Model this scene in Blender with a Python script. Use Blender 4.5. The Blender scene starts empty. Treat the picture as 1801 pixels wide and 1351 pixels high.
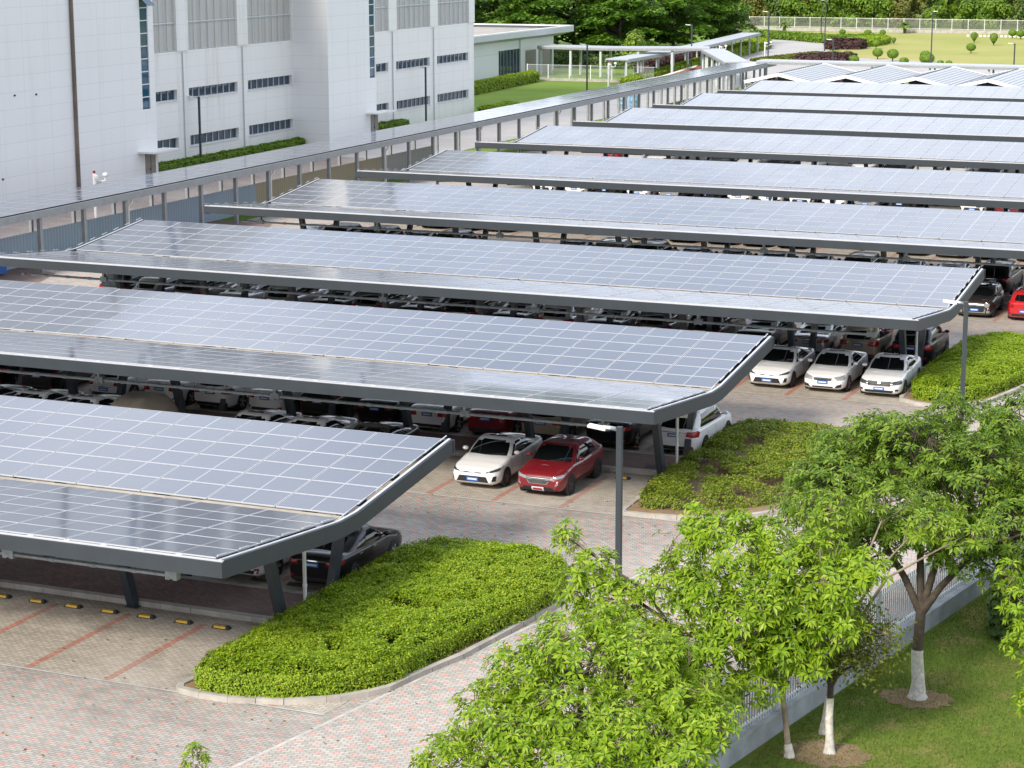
import bpy, bmesh, math, random
from mathutils import Vector, Matrix
from mathutils.bvhtree import BVHTree
import numpy as np
PI = math.pi
rnd = random.Random(7)
C = bpy.context.scene.collection
ORD = ['first','second','third','fourth','fifth','sixth','seventh','eighth','ninth','tenth','eleventh','twelfth','thirteenth','fourteenth',
       'fifteenth','sixteenth','seventeenth','eighteenth','nineteenth','twentieth']+['%dth'%k for k in range(21,60)]

# ------------------------------------------------------------------ helpers
class MB:
    def __init__(s): s.v=[]; s.f=[]; s.m=[]; s.uv=[]; s.sm=[]
    def face(s, pts, m=0, uv=None, smooth=False):
        b=len(s.v); s.v+= [tuple(p) for p in pts]; s.f.append(tuple(range(b,b+len(pts)))); s.m.append(m)
        s.uv.append(uv or [(0,0)]*len(pts)); s.sm.append(smooth)
    def raw(s, vs, fs, m=0, smooth=False):
        b=len(s.v); s.v+= [tuple(p) for p in vs]
        for f in fs:
            s.f.append(tuple(b+i for i in f)); s.m.append(m); s.uv.append([(0,0)]*len(f)); s.sm.append(smooth)
    def box(s, x0,x1,y0,y1,z0,z1,m=0):
        s.raw([(x0,y0,z0),(x1,y0,z0),(x1,y1,z0),(x0,y1,z0),(x0,y0,z1),(x1,y0,z1),(x1,y1,z1),(x0,y1,z1)],
              [(3,2,1,0),(4,5,6,7),(0,1,5,4),(1,2,6,5),(2,3,7,6),(3,0,4,7)],m)
    def bar(s, a, b, w, h=None, m=0, up=(0,0,1)):
        a=Vector(a); b=Vector(b); h=h or w; d=(b-a).normalized(); u=Vector(up)
        if abs(d.dot(u))>.95: u=Vector((0,1,0))
        r=d.cross(u).normalized()*w/2; t=r.cross(d).normalized()*h/2
        vs=[a-r-t,a+r-t,a+r+t,a-r+t,b-r-t,b+r-t,b+r+t,b-r+t]
        s.raw(vs,[(0,1,2,3),(7,6,5,4),(0,4,5,1),(1,5,6,2),(2,6,7,3),(3,7,4,0)],m)
    def tube(s, pts, rad, n=8, m=0, cap=True, smooth=True):
        pts=[Vector(p) for p in pts]; N=len(pts)
        if not isinstance(rad,(list,tuple)): rad=[rad]*N
        vs=[]; prev=None
        for i,p in enumerate(pts):
            d=(pts[min(i+1,N-1)]-pts[max(i-1,0)]).normalized()
            u=prev if prev else (Vector((1,0,0)) if abs(d.x)<.8 else Vector((0,1,0)))
            r=(u-d*u.dot(d)).normalized(); prev=r; t=d.cross(r)
            for k in range(n):
                a=2*PI*k/n; vs.append(p+(r*math.cos(a)+t*math.sin(a))*rad[i])
        fs=[(i*n+k,i*n+(k+1)%n,(i+1)*n+(k+1)%n,(i+1)*n+k) for i in range(N-1) for k in range(n)]
        s.raw(vs,fs,m,smooth)
        if cap: s.raw(vs[:n],[tuple(range(n))[::-1]],m); s.raw(vs[-n:],[tuple(range(n))],m)
    def lathe(s, prof, axis_o, axis_d, n=24, m=0, smooth=True):
        o=Vector(axis_o); d=Vector(axis_d).normalized(); u=Vector((0,0,1)) if abs(d.z)<.9 else Vector((1,0,0))
        r=d.cross(u).normalized(); t=d.cross(r); vs=[]
        for (h,q) in prof:
            for k in range(n):
                a=2*PI*k/n; vs.append(o+d*h+(r*math.cos(a)+t*math.sin(a))*q)
        fs=[(i*n+k,i*n+(k+1)%n,(i+1)*n+(k+1)%n,(i+1)*n+k) for i in range(len(prof)-1) for k in range(n)]
        s.raw(vs,fs,m,smooth)
    def prism(s, poly, z0, z1, m=0, mtop=None):
        n=len(poly); vs=[(x,y,z0) for x,y in poly]+[(x,y,z1) for x,y in poly]
        s.raw(vs,[(i,(i+1)%n,n+(i+1)%n,n+i) for i in range(n)],m)
        s.raw(vs[n:],[tuple(range(n))],m if mtop is None else mtop)
    def ellipsoid(s, c, r, n=12, k=7, m=0):
        vs=[];fs=[]
        for i in range(k+1):
            a=-PI/2+PI*i/k
            for j in range(n):
                b=2*PI*j/n; vs.append((c[0]+r[0]*math.cos(a)*math.cos(b),c[1]+r[1]*math.cos(a)*math.sin(b),c[2]+r[2]*math.sin(a)))
        fs=[(i*n+j,i*n+(j+1)%n,(i+1)*n+(j+1)%n,(i+1)*n+j) for i in range(k) for j in range(n)]
        s.raw(vs,fs,m,True)
    def mesh(s, name, mats):
        me=bpy.data.meshes.new(name); me.from_pydata(s.v,[],s.f)
        for mm in (mats if isinstance(mats,(list,tuple)) else [mats]): me.materials.append(mm)
        me.polygons.foreach_set('material_index',s.m); me.polygons.foreach_set('use_smooth',s.sm)
        ul=me.uv_layers.new(name='UVMap'); ul.data.foreach_set('uv',[c for f in s.uv for p in f for c in p])
        me.update(); return me
    def obj(s, name, mats, parent=None, **kw): return link(name, s.mesh(name,mats), parent, **kw)

def link(name, data, parent=None, loc=None, **kw):
    o=bpy.data.objects.new(name,data); C.objects.link(o)
    if parent is not None: o.parent=parent
    if loc is not None: o.location=loc
    tag(o,**kw); return o
def tag(o, label=None, cat=None, group=None, kind=None):
    if label: o['label']=label
    if cat: o['category']=cat
    if group: o['group']=group
    if kind: o['kind']=kind
    return o
def thing(name, label, cat, loc=(0,0,0), rz=0, group=None):
    o=link(name,None,None,loc,label=label,cat=cat,group=group); o.rotation_euler=(0,0,rz); o.empty_display_size=.2; return o
def copy_tree(o, loc, rz=None, label=None):
    c=o.copy(); C.objects.link(c); c.location=loc
    if rz is not None: c.rotation_euler=(0,0,rz)
    if label: c['label']=label
    for ch in list(o.children):
        d=ch.copy(); C.objects.link(d); d.parent=c
        for g in list(ch.children):
            e=g.copy(); C.objects.link(e); e.parent=d
    return c

# ------------------------------------------------------------------ materials
class NT:
    def __init__(s, name):
        s.mat=bpy.data.materials.new(name); s.mat.use_nodes=True; s.t=s.mat.node_tree; s.n=s.t.nodes
        s.b=s.n['Principled BSDF']; s.out=s.n['Material Output']
    def new(s, typ, **kw):
        nd=s.n.new(typ)
        for k,v in kw.items(): setattr(nd,k,v)
        return nd
    def l(s,a,b): s.t.links.new(a,b)
    def val(s, x, sock):
        if isinstance(x,(int,float)): sock.default_value=x
        elif isinstance(x,tuple): sock.default_value=(*x,1) if len(x)==3 and len(sock.default_value)==4 else x
        else: s.l(x,sock)
    def math(s, op, a, b=0.0, c=None):
        nd=s.new('ShaderNodeMath',operation=op); s.val(a,nd.inputs[0]); s.val(b,nd.inputs[1])
        if c is not None: s.val(c,nd.inputs[2])
        return nd.outputs[0]
    def mix(s, f, a, b, bt='MIX'):
        nd=s.new('ShaderNodeMix',data_type='RGBA',blend_type=bt); s.val(f,nd.inputs[0]); s.val(a,nd.inputs[6]); s.val(b,nd.inputs[7]); return nd.outputs[2]
    def noise(s, scale, detail=3, rough=.5, vec=None):
        nd=s.new('ShaderNodeTexNoise'); nd.inputs['Scale'].default_value=scale; nd.inputs['Detail'].default_value=detail; nd.inputs['Roughness'].default_value=rough
        s.l(vec if vec is not None else s.obj(),nd.inputs['Vector']); return nd.outputs['Fac']
    def obj(s):
        if not hasattr(s,'_tc'): s._tc=s.new('ShaderNodeTexCoord')
        return s._tc.outputs['Object']
    def uv(s):
        if not hasattr(s,'_tc'): s._tc=s.new('ShaderNodeTexCoord')
        return s._tc.outputs['UV']
    def sep(s, v):
        nd=s.new('ShaderNodeSeparateXYZ'); s.l(v,nd.inputs[0]); return nd.outputs
    def ramp(s, f, stops):
        nd=s.new('ShaderNodeValToRGB'); cr=nd.color_ramp
        while len(cr.elements)<len(stops): cr.elements.new(.5)
        for e,(p,c) in zip(cr.elements,stops): e.position=p; e.color=(*c,1) if len(c)==3 else c
        s.val(f,nd.inputs[0]); return nd.outputs[0]
    def smooth(s, f, a, b):
        nd=s.new('ShaderNodeMapRange',interpolation_type='SMOOTHSTEP'); s.val(f,nd.inputs[0]); nd.inputs[1].default_value=a; nd.inputs[2].default_value=b; return nd.outputs[0]
    def base(s, c): s.val(c,s.b.inputs['Base Color']); return s
    def set(s, rough=None, metal=None, spec=None, coat=None, trans=None):
        for k,v in (('Roughness',rough),('Metallic',metal),('Specular IOR Level',spec),('Coat Weight',coat)):
            if v is not None: s.val(v,s.b.inputs[k])
        return s
    def bump(s, h, st=.3, dist=.02):
        nd=s.new('ShaderNodeBump'); nd.inputs['Strength'].default_value=st; nd.inputs['Distance'].default_value=dist; s.l(h,nd.inputs['Height']); s.l(nd.outputs[0],s.b.inputs['Normal'])
    def island(s):
        return s.new('ShaderNodeNewGeometry').outputs['Random Per Island']

def plain(name, c, rough=.6, metal=0, spec=.5, coat=0, var=.12, scale=3.0):
    t=NT(name); n=t.noise(scale,4,.6)
    a=tuple(max(0,x*(1-var)) for x in c); b=tuple(min(1,x*(1+var)) for x in c)
    t.base(t.ramp(n,[(.3,a),(.7,b)])).set(rough,metal,spec,coat)
    return t.mat
def paint(name, c, metal=0.0, rough=.35):
    t=NT(name); t.base(c).set(rough,metal,.5,1.0); t.b.inputs['Coat Roughness'].default_value=.03
    if max(c)<.03: t.set(.3,0,.3,.35)
    return t.mat
def leafmat(name, cols, trans=.35, tcol=None, rough=.5):
    t=NT(name); r=t.island(); n=t.noise(.35,2)
    f=t.math('ADD',t.math('MULTIPLY',r,.65),t.math('MULTIPLY',n,.35))
    k=len(cols); col=t.ramp(f,[(.12+.72*i/(k-1),c) for i,c in enumerate(cols)])
    t.base(col).set(rough,0,.35)
    tr=t.new('ShaderNodeBsdfTranslucent'); tc=t.mix(.0,col,col) if tcol is None else t.mix(.6,col,tcol)
    t.l(tc,tr.inputs[0]); ms=t.new('ShaderNodeMixShader'); ms.inputs[0].default_value=trans
    t.l(t.b.outputs[0],ms.inputs[1]); t.l(tr.outputs[0],ms.inputs[2]); t.l(ms.outputs[0],t.out.inputs[0]); return t.mat

def pv_material():
    t=NT('solar_glass'); x,y,_=t.sep(t.uv())
    def line(c,n,w):   # thin line at the borders of n cells
        f=t.math('FRACT',t.math('MULTIPLY',c,float(n))); d=t.math('MINIMUM',f,t.math('SUBTRACT',1.0,f)); return t.math('LESS_THAN',d,w)
    lx=line(x,24,.04); ly=line(y,6,.03); bus=line(y,30,.10)
    mid=t.math('LESS_THAN',t.math('ABSOLUTE',t.math('SUBTRACT',x,.5)),.0075)
    r=t.island()
    cell=t.mix(r,(.040,.054,.092),(.064,.080,.124))
    c=t.mix(t.math('MULTIPLY',bus,.35),cell,(.22,.23,.27)); c=t.mix(t.math('MULTIPLY',t.math('MAXIMUM',lx,ly),.5),c,(.28,.30,.34)); c=t.mix(mid,c,(.42,.43,.46))
    dust=t.noise(.6,4,.6); c=t.mix(.15,c,(.46,.47,.48))
    t.base(c).set(.10,0,.5); t.val(t.math('MULTIPLY_ADD',dust,.04,.06),t.b.inputs['Roughness']); t.b.inputs['IOR'].default_value=1.6
    return t.mat

def paver_material(name, pink=True, ang=0.0, tone=1.0, stain=1.0, grey=((.245,.225,.198),(.362,.334,.298))):
    t=NT(name); mp=t.new('ShaderNodeMapping'); mp.inputs['Rotation'].default_value=(0,0,ang); t.l(t.obj(),mp.inputs[0]); v=mp.outputs[0]
    br=t.new('ShaderNodeTexBrick'); t.l(v,br.inputs['Vector']); br.inputs['Scale'].default_value=1.0; br.inputs['Brick Width'].default_value=.228; br.inputs['Row Height'].default_value=.106
    br.inputs['Mortar Size'].default_value=.010; br.inputs['Mortar Smooth'].default_value=.2; br.inputs['Bias'].default_value=0
    br.inputs['Color1'].default_value=(*[c*tone for c in grey[0]],1); br.inputs['Color2'].default_value=(*[c*tone for c in grey[1]],1); br.inputs['Mortar'].default_value=(.10*tone,.095*tone,.09*tone,1)
    col=br.outputs['Color']
    if pink:
        x,y,_=t.sep(v)
        vv=t.math('DIVIDE',y,.53); row=t.math('FLOOR',vv); uu=t.math('ADD',t.math('DIVIDE',x,.457),t.math('MULTIPLY',t.math('MODULO',t.math('ABSOLUTE',row),2.0),.5))
        fu=t.math('ABSOLUTE',t.math('SUBTRACT',t.math('FRACT',uu),.5)); fv=t.math('ABSOLUTE',t.math('SUBTRACT',t.math('FRACT',vv),.5))
        m=t.math('MAXIMUM',t.math('MULTIPLY',t.math('LESS_THAN',fu,.235),t.math('LESS_THAN',fv,.10)),t.math('MULTIPLY',t.math('LESS_THAN',fu,.12),t.math('LESS_THAN',fv,.20)))
        wear=t.smooth(t.noise(1.7,3,.6),.25,.75); wear2=t.smooth(t.noise(.11,3,.6),.3,.7)
        pk=t.mix(wear,(.46*tone,.19*tone,.15*tone),(.45*tone,.26*tone,.22*tone))
        f=t.math('MULTIPLY',t.math('MULTIPLY',m,t.math('SUBTRACT',1.0,t.math('MULTIPLY',br.outputs['Fac'],.8))),t.math('MULTIPLY_ADD',wear2,.35,.65))
        col=t.mix(f,col,pk)
    n1=t.smooth(t.noise(.16,5,.6),.32,.72); col=t.mix(t.math('MULTIPLY',n1,.28*stain),col,(.50*tone,.46*tone,.42*tone))
    n2=t.smooth(t.noise(.33,6,.68),.52,.74); col=t.mix(t.math('MULTIPLY',n2,.45*stain),col,(.14,.12,.10))
    mp2=t.new('ShaderNodeMapping'); mp2.inputs['Scale'].default_value=(.05,1.1,1); t.l(v,mp2.inputs[0]); n4=t.smooth(t.noise(1.0,4,.6,mp2.outputs[0]),.52,.72); col=t.mix(t.math('MULTIPLY',n4,.16*stain),col,(.12,.11,.10))
    n3=t.smooth(t.noise(5,4,.7),.62,.8); col=t.mix(t.math('MULTIPLY',n3,.20*stain),col,(.12,.11,.10))
    t.base(col).set(.85,0,.3); t.bump(br.outputs['Fac'],-.25,.008); return t.mat

def ground_material(name, stops, scale=.25, fine=9.0, dry=None):
    t=NT(name); n=t.noise(scale,6,.62); c=t.ramp(n,stops); f=t.noise(fine,4,.7); c=t.mix(.5,c,t.ramp(f,[(.25,(.35,.35,.35)),(.75,(.65,.65,.65))]),'OVERLAY')
    if dry: c=t.mix(t.math('MULTIPLY',t.smooth(t.noise(dry[1],5,.65),.5,.72),.75),c,dry[0])
    t.base(c).set(.95,0,.1); t.bump(f,.5,.05); return t.mat

def clad_material(name, base=(.80,.81,.82), seam=1.15, vseam=0, streak=.12):
    t=NT(name); x,y,z=t.sep(t.obj())
    f=t.math('FRACT',t.math('DIVIDE',z,seam)); ln=t.math('LESS_THAN',f,.03)
    if vseam:
        g=t.math('FRACT',t.math('DIVIDE',y,vseam)); ln=t.math('MAXIMUM',ln,t.math('MULTIPLY',t.math('LESS_THAN',g,.02),.7))
    mp=t.new('ShaderNodeMapping'); mp.inputs['Scale'].default_value=(1.1,1.1,.07); t.l(t.obj(),mp.inputs[0])
    st=t.smooth(t.noise(1.0,4,.6,mp.outputs[0]),.5,.78); big=t.noise(.12,3,.5)
    pan=t.new('ShaderNodeTexWhiteNoise',noise_dimensions='2D'); cb=t.new('ShaderNodeCombineXYZ'); t.l(t.math('FLOOR',t.math('DIVIDE',z,seam)),cb.inputs[0]); t.l(t.math('FLOOR',t.math('DIVIDE',y,6.0)),cb.inputs[1]); t.l(cb.outputs[0],pan.inputs['Vector'])
    c=t.mix(t.math('MULTIPLY',pan.outputs['Value'],.06),base,tuple(b*.8 for b in base))
    c=t.mix(t.math('MULTIPLY',st,streak),c,(.50,.47,.40)); c=t.mix(t.math('MULTIPLY',big,.10),c,(.70,.70,.68))
    c=t.mix(t.math('MULTIPLY',ln,.32),c,(.42,.43,.45)); t.base(c).set(.45,0,.4); return t.mat

M={}
M['pv']=pv_material()
M['alu']=plain('aluminium_frame',(.50,.51,.54),.4,.0,.5,var=.05)
M['steel']=plain('dark_grey_steel',(.030,.039,.049),.55,0,.5,var=.10,scale=1.2)
M['navy']=plain('dark_column_steel',(.035,.045,.058),.45,0,.5,var=.15)
M['under']=plain('panel_back',(.05,.055,.06),.8)
M['galv']=plain('galvanised_pipe',(.27,.31,.33),.35,.4,.5,var=.25,scale=6)
M['gutter']=plain('gutter_cream',(.42,.39,.34),.5,0,.5,var=.15)
M['pvc']=plain('white_pvc',(.75,.73,.69),.4,var=.06)
M['white']=plain('white_paint',(.78,.78,.77),.4,var=.05)
M['grey']=plain('light_grey_steel',(.30,.32,.33),.45,.2,.5,var=.12)
M['lgrey']=plain('pale_grey_paint',(.50,.53,.55),.5,var=.08)
M['lot']=paver_material('lot_pavers',True,0,1.22)
M['drive']=paver_material('driveway_pavers',True,-.19,1.45,.7)
M['stall']=paver_material('stall_pavers',False,0,1.30,1.3,((.275,.240,.195),(.385,.340,.280)))
M['red_line']=paver_material('red_stall_line',False,0,1.0,1.5,((.44,.165,.115),(.55,.245,.180)))
M['pale_line']=plain('pale_edge_line',(.48,.45,.42),.85,var=.2)
M['brick']=paver_material('dark_red_brick',False,0.6,1.0,1.0,((.155,.075,.065),(.25,.125,.105)))
M['road_brick']=paver_material('brown_road_brick',False,0.2,1.2,1.0,((.22,.175,.16),(.31,.25,.23)))
M['kerb']=plain('concrete_kerb',(.42,.39,.35),.85,var=.22,scale=1.6)
M['asphalt']=plain('pale_concrete_road',(.42,.40,.39),.9,var=.10,scale=.3)
M['yellow']=plain('yellow_paint',(.62,.38,.03),.6,var=.2,scale=9)
M['rubber']=plain('black_rubber',(.018,.018,.019),.7)
M['lawn']=ground_material('lawn_grass',[(.25,(.085,.140,.020)),(.5,(.130,.195,.028)),(.75,(.24,.235,.065))],.35,14,((.30,.22,.10),.8))
M['far_lawn']=ground_material('far_lawn_grass',[(.25,(.27,.30,.075)),(.5,(.34,.34,.11)),(.75,(.42,.37,.16))],.05,3)
M['mid_lawn']=ground_material('mid_lawn_grass',[(.25,(.13,.22,.035)),(.5,(.18,.27,.045)),(.75,(.24,.30,.07))],.12,4)
M['soil']=ground_material('dry_soil',[(.3,(.20,.14,.09)),(.55,(.30,.21,.13)),(.8,(.38,.28,.18))],.8,8)
M['clad']=clad_material('white_cladding',(.85,.855,.85),1.15,3.05,.14); M['clad2']=clad_material('white_cladding_tiles',(.84,.84,.81),1.15,1.55,.42)
M['clad3']=clad_material('low_building_cladding',(.78,.81,.83),3.2,.95,.06)
M['winglass']=NT('window_glass').base((.012,.040,.075)).set(.04,0,.8).mat
M['stripglass']=NT('strip_window_glass').base((.010,.075,.14)).set(.04,0,.8).mat
def louver_material():
    t=NT('louver'); x,y,z=t.sep(t.obj()); f=t.math('FRACT',t.math('DIVIDE',z,.16)); c=t.mix(f,(.70,.69,.65),(.80,.78,.74))
    g=t.math('FRACT',t.math('DIVIDE',y,1.32)); c=t.mix(t.math('LESS_THAN',g,.04),c,(.40,.39,.37)); t.base(c).set(.6); return t.mat
M['louver']=louver_material()
M['door']=plain('grey_brown_door',(.24,.22,.19),.5)
M['rust']=plain('rusty_downpipe',(.17,.13,.10),.6,var=.4,scale=.5)
def corr(name,c):
    t=NT(name); x,y,z=t.sep(t.obj()); f=t.math('ABSOLUTE',t.math('SUBTRACT',t.math('FRACT',t.math('DIVIDE',y,.30)),.5)); k=t.smooth(f,.08,.3)
    n=t.noise(.5,4,.6); col=t.mix(k,tuple(v*.80 for v in c),c); col=t.mix(t.math('MULTIPLY',n,.25),col,tuple(v*.75 for v in c)); t.base(col).set(.5); return t.mat
M['shed']=plain('shed_roof_white',(.40,.42,.45),.45,var=.05)
M['cor_blue']=corr('blue_corrugated_sheet',(.50,.62,.73)); M['cor_tan']=corr('tan_corrugated_sheet',(.58,.50,.36)); M['cor_grey']=corr('grey_corrugated_sheet',(.50,.51,.47))
M['fbar']=plain('blue_grey_fence_paint',(.36,.41,.46),.5,var=.08); M['fwall']=plain('stained_grey_wall',(.40,.42,.44),.85,var=.25,scale=1.5); M['barkd']=plain('dark_bark',(.075,.058,.045),.9,var=.4,scale=7); M['twig']=plain('pale_twig_bark',(.26,.21,.16),.85,var=.3,scale=6); M['lime']=plain('whitewashed_bark',(.60,.57,.52),.9,var=.32,scale=9)
M['leaf_light']=leafmat('light_green_leaf',[(.095,.190,.010),(.19,.325,.014),(.29,.43,.020),(.42,.53,.06)],.38,(.36,.50,.02),.42)
M['leaf_dark']=leafmat('dark_green_leaf',[(.055,.110,.012),(.105,.190,.016),(.165,.265,.022),(.26,.36,.036)],.34,(.18,.34,.03),.42)
M['leaf_mid']=leafmat('mid_green_leaf',[(.09,.17,.012),(.16,.27,.018),(.25,.36,.028),(.35,.45,.05)],.34,(.20,.36,.03),.42)
M['leaf_fine']=leafmat('fine_olive_leaf',[(.075,.105,.015),(.13,.165,.018),(.21,.23,.025)],.35,(.26,.28,.03))
M['hedge_y']=leafmat('yellow_green_hedge_leaf',[(.085,.180,.006),(.19,.320,.008),(.31,.430,.014),(.43,.50,.04)],.32,(.36,.48,.02))
M['hedge_g']=leafmat('green_hedge_leaf',[(.075,.15,.012),(.14,.26,.016),(.23,.36,.025)],.30,(.2,.33,.02))
M['hedge_s']=leafmat('sparse_shrub_leaf',[(.10,.155,.014),(.19,.265,.018),(.31,.36,.03)],.32,(.22,.28,.03))
M['hedge_r']=leafmat('maroon_hedge_leaf',[(.040,.020,.020),(.068,.030,.030),(.10,.045,.042)],.15)
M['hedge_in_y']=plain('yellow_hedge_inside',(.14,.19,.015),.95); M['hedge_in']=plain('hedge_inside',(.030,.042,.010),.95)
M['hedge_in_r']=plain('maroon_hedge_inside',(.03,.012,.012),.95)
M['far1']=leafmat('layered_tree_leaf',[(.036,.090,.010),(.085,.180,.018),(.17,.30,.032)],.28,(.16,.32,.02))
M['wood1']=leafmat('wood_dark_leaf',[(.040,.085,.016),(.085,.155,.024),(.15,.235,.04)],.22)
M['wood2']=leafmat('wood_olive_leaf',[(.085,.095,.018),(.15,.165,.025),(.24,.24,.05)],.22)
M['wood3']=leafmat('wood_bright_leaf',[(.07,.15,.014),(.14,.25,.020),(.24,.36,.03)],.25)
M['grassblade']=leafmat('grass_blade',[(.07,.125,.015),(.12,.19,.022),(.26,.26,.08)],.3)

# ------------------------------------------------------------------ camera, light
sc=bpy.context.scene
CAM=Vector((0,-50.2173,18.9349))
cam=bpy.data.cameras.new('camera'); co=bpy.data.objects.new('camera',cam); C.objects.link(co); sc.camera=co
rt=Vector((0.9200907,0.3916991,-0.0022009)); up=Vector((-0.0795006,0.1922408,0.9781223)); fw=Vector((-0.3835527,0.8997863,-0.2080193))
co.matrix_world=Matrix(((rt.x,up.x,-fw.x,CAM.x),(rt.y,up.y,-fw.y,CAM.y),(rt.z,up.z,-fw.z,CAM.z),(0,0,0,1)))
cam.sensor_width=36; cam.sensor_fit='HORIZONTAL'; cam.lens=3755.2/1801*36; cam.clip_start=.5; cam.clip_end=3000
def inview(p, m=1.06):
    d=Vector(p)-CAM; z=d.dot(fw)
    return z>1 and abs(d.dot(rt)/z)*3755.2<900*m and abs(d.dot(up)/z)*3755.2<676*m
SD=Vector((-.28,-1.39,1.0)).normalized()   # towards the sun
el=math.asin(SD.z); az=math.atan2(SD.x,SD.y)
w=bpy.data.worlds.new('World'); sc.world=w; w.use_nodes=True; wn=w.node_tree.nodes
sky=wn.new('ShaderNodeTexSky'); sky.sky_type='NISHITA'; sky.sun_disc=False; sky.sun_elevation=el; sky.sun_rotation=az; sky.air_density=1.0; sky.dust_density=2.2; sky.ozone_density=1.0
bg=wn['Background']; wl=w.node_tree.links; tc=wn.new('ShaderNodeTexCoord'); mpw=wn.new('ShaderNodeMapping'); mpw.inputs['Scale'].default_value=(1,1,2.2); wl.new(tc.outputs['Generated'],mpw.inputs[0])
def wnoise(sc_,det):
    q=wn.new('ShaderNodeTexNoise'); q.inputs['Scale'].default_value=sc_; q.inputs['Detail'].default_value=det; q.inputs['Roughness'].default_value=.55; wl.new(mpw.outputs[0],q.inputs['Vector']); return q.outputs['Fac']
cf=wn.new('ShaderNodeMapRange'); cf.interpolation_type='SMOOTHSTEP'; wl.new(wnoise(2.1,6),cf.inputs[0]); cf.inputs[1].default_value=.30; cf.inputs[2].default_value=.58; cf.inputs[3].default_value=.35; cf.inputs[4].default_value=1
cc=wn.new('ShaderNodeValToRGB'); wl.new(wnoise(3.7,5),cc.inputs[0]); cc.color_ramp.elements[0].position=.3; cc.color_ramp.elements[0].color=(4.4,5.0,6.1,1); cc.color_ramp.elements[1].position=.7; cc.color_ramp.elements[1].color=(7.2,7.6,8.3,1)
mx=wn.new('ShaderNodeMix'); mx.data_type='RGBA'; sx=wn.new('ShaderNodeSeparateXYZ'); wl.new(tc.outputs['Generated'],sx.inputs[0])
hz=wn.new('ShaderNodeMapRange'); hz.interpolation_type='SMOOTHSTEP'; wl.new(sx.outputs[2],hz.inputs[0]); hz.inputs[1].default_value=.0; hz.inputs[2].default_value=.42; hz.inputs[3].default_value=1; hz.inputs[4].default_value=0
mm_=wn.new('ShaderNodeMath'); mm_.operation='MAXIMUM'; wl.new(cf.outputs[0],mm_.inputs[0]); wl.new(hz.outputs[0],mm_.inputs[1])
nb_=wn.new('ShaderNodeMath'); nb_.operation='MULTIPLY_ADD'; wl.new(sx.outputs[1],nb_.inputs[0]); nb_.inputs[1].default_value=.38; nb_.inputs[2].default_value=.98
cm=wn.new('ShaderNodeVectorMath'); cm.operation='SCALE'; wl.new(cc.outputs[0],cm.inputs[0]); wl.new(nb_.outputs[0],cm.inputs['Scale'])
wl.new(mm_.outputs[0],mx.inputs[0]); wl.new(sky.outputs[0],mx.inputs[6]); wl.new(cm.outputs[0],mx.inputs[7])
wl.new(mx.outputs[2],bg.inputs[0]); bg.inputs[1].default_value=.13
sl=bpy.data.lights.new('sun','SUN'); sl.energy=3.0; sl.angle=math.radians(13); sl.color=(1,.93,.82)
so=bpy.data.objects.new('sun',sl); C.objects.link(so); so.rotation_euler=(-SD).to_track_quat('-Z','Y').to_euler()
vs=sc.view_settings; vs.view_transform='Standard'; vs.look='None'; vs.exposure=.65; vs.gamma=1; vs.use_curve_mapping=False
sc.cycles.max_bounces=6; sc.cycles.transparent_max_bounces=6

# ------------------------------------------------------------------ setting: ground sheets
def sheet(name, poly, z, mat):
    m=MB(); m.face([(x,y,z) for x,y in poly],0); return m.obj(name,mat,kind='structure')
fx=lambda y: -13.1+.1835*(y+2)            # line of the boundary fence
dx=lambda y: -22.95+.2*(y+4.2)            # driveway joint
sheet('ground',[(-900,-300),(700,-300),(700,1200),(-900,1200)],-.03,M['mid_lawn'])
sheet('lawn',[(fx(-60),-60),(60,-60),(60,120),(fx(120),120)],-.008,M['lawn'])
sheet('far_lawn',[(-93,306),(-82,272),(-70,256),(-40,225),(60,225),(60,351),(-90,349),(-130,344),(-128,330),(-112,328),(-100,318)],-.004,M['far_lawn'])
sheet('parking_lot',[(-72,-60),(fx(-60),-60),(fx(166),166),(-72,166)],0,M['lot'])
sheet('driveway',[(dx(-60),-60),(fx(-60),-60),(fx(166),166),(dx(166),166)],.004,M['drive'])
m=MB()
for a,b in ((-40,60),): m.face([(dx(a)-.12,a,.008),(dx(a),a,.008),(dx(b),b,.008),(dx(b)-.12,b,.008)])
m.obj('driveway_joint',M['pale_line'],kind='structure')
sheet('service_road',[(-91.6,10),(-74,10),(-74,112),(-91.6,112)],.0,M['road_brick'])
sheet('far_road',[(-91.5,112),(-77.5,112),(-77.5,200),(-80,236),(-86.5,268),(-88,285),(-92.9,305),(-101,314.5),(-109,317),(-104,288),(-95.5,245),(-91.5,205)],.0,M['asphalt'])
sheet('cross_road',[(-80,236),(-86.5,268),(-80,269),(-62,260),(-50,250),(60,250),(60,236),(-46,236)],.004,M['asphalt'])
sheet('brick_island',[(-99.3,283.5),(-100.0,296),(-105,304),(-106,302),(-101.5,285)],.03,M['brick'])
m=MB(); m.box(-79.6,-79.3,10,112,0,.1); m.obj('road_kerb',M['yellow'],kind='structure')
sheet('paved_apron',[(-72,40),(-64,40),(-64,56),(-72,56)],.006,M['drive']); sheet('brick_platform',[(-74.5,62),(-70.5,62),(-67,66.5),(-69.5,72.5),(-74.5,72.5)],.012,M['brick'])
sheet('brick_apron',[(-74.5,43),(-72.2,43),(-69.3,46),(-70.5,49.5),(-74.5,51)],.012,M['brick'])

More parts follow.
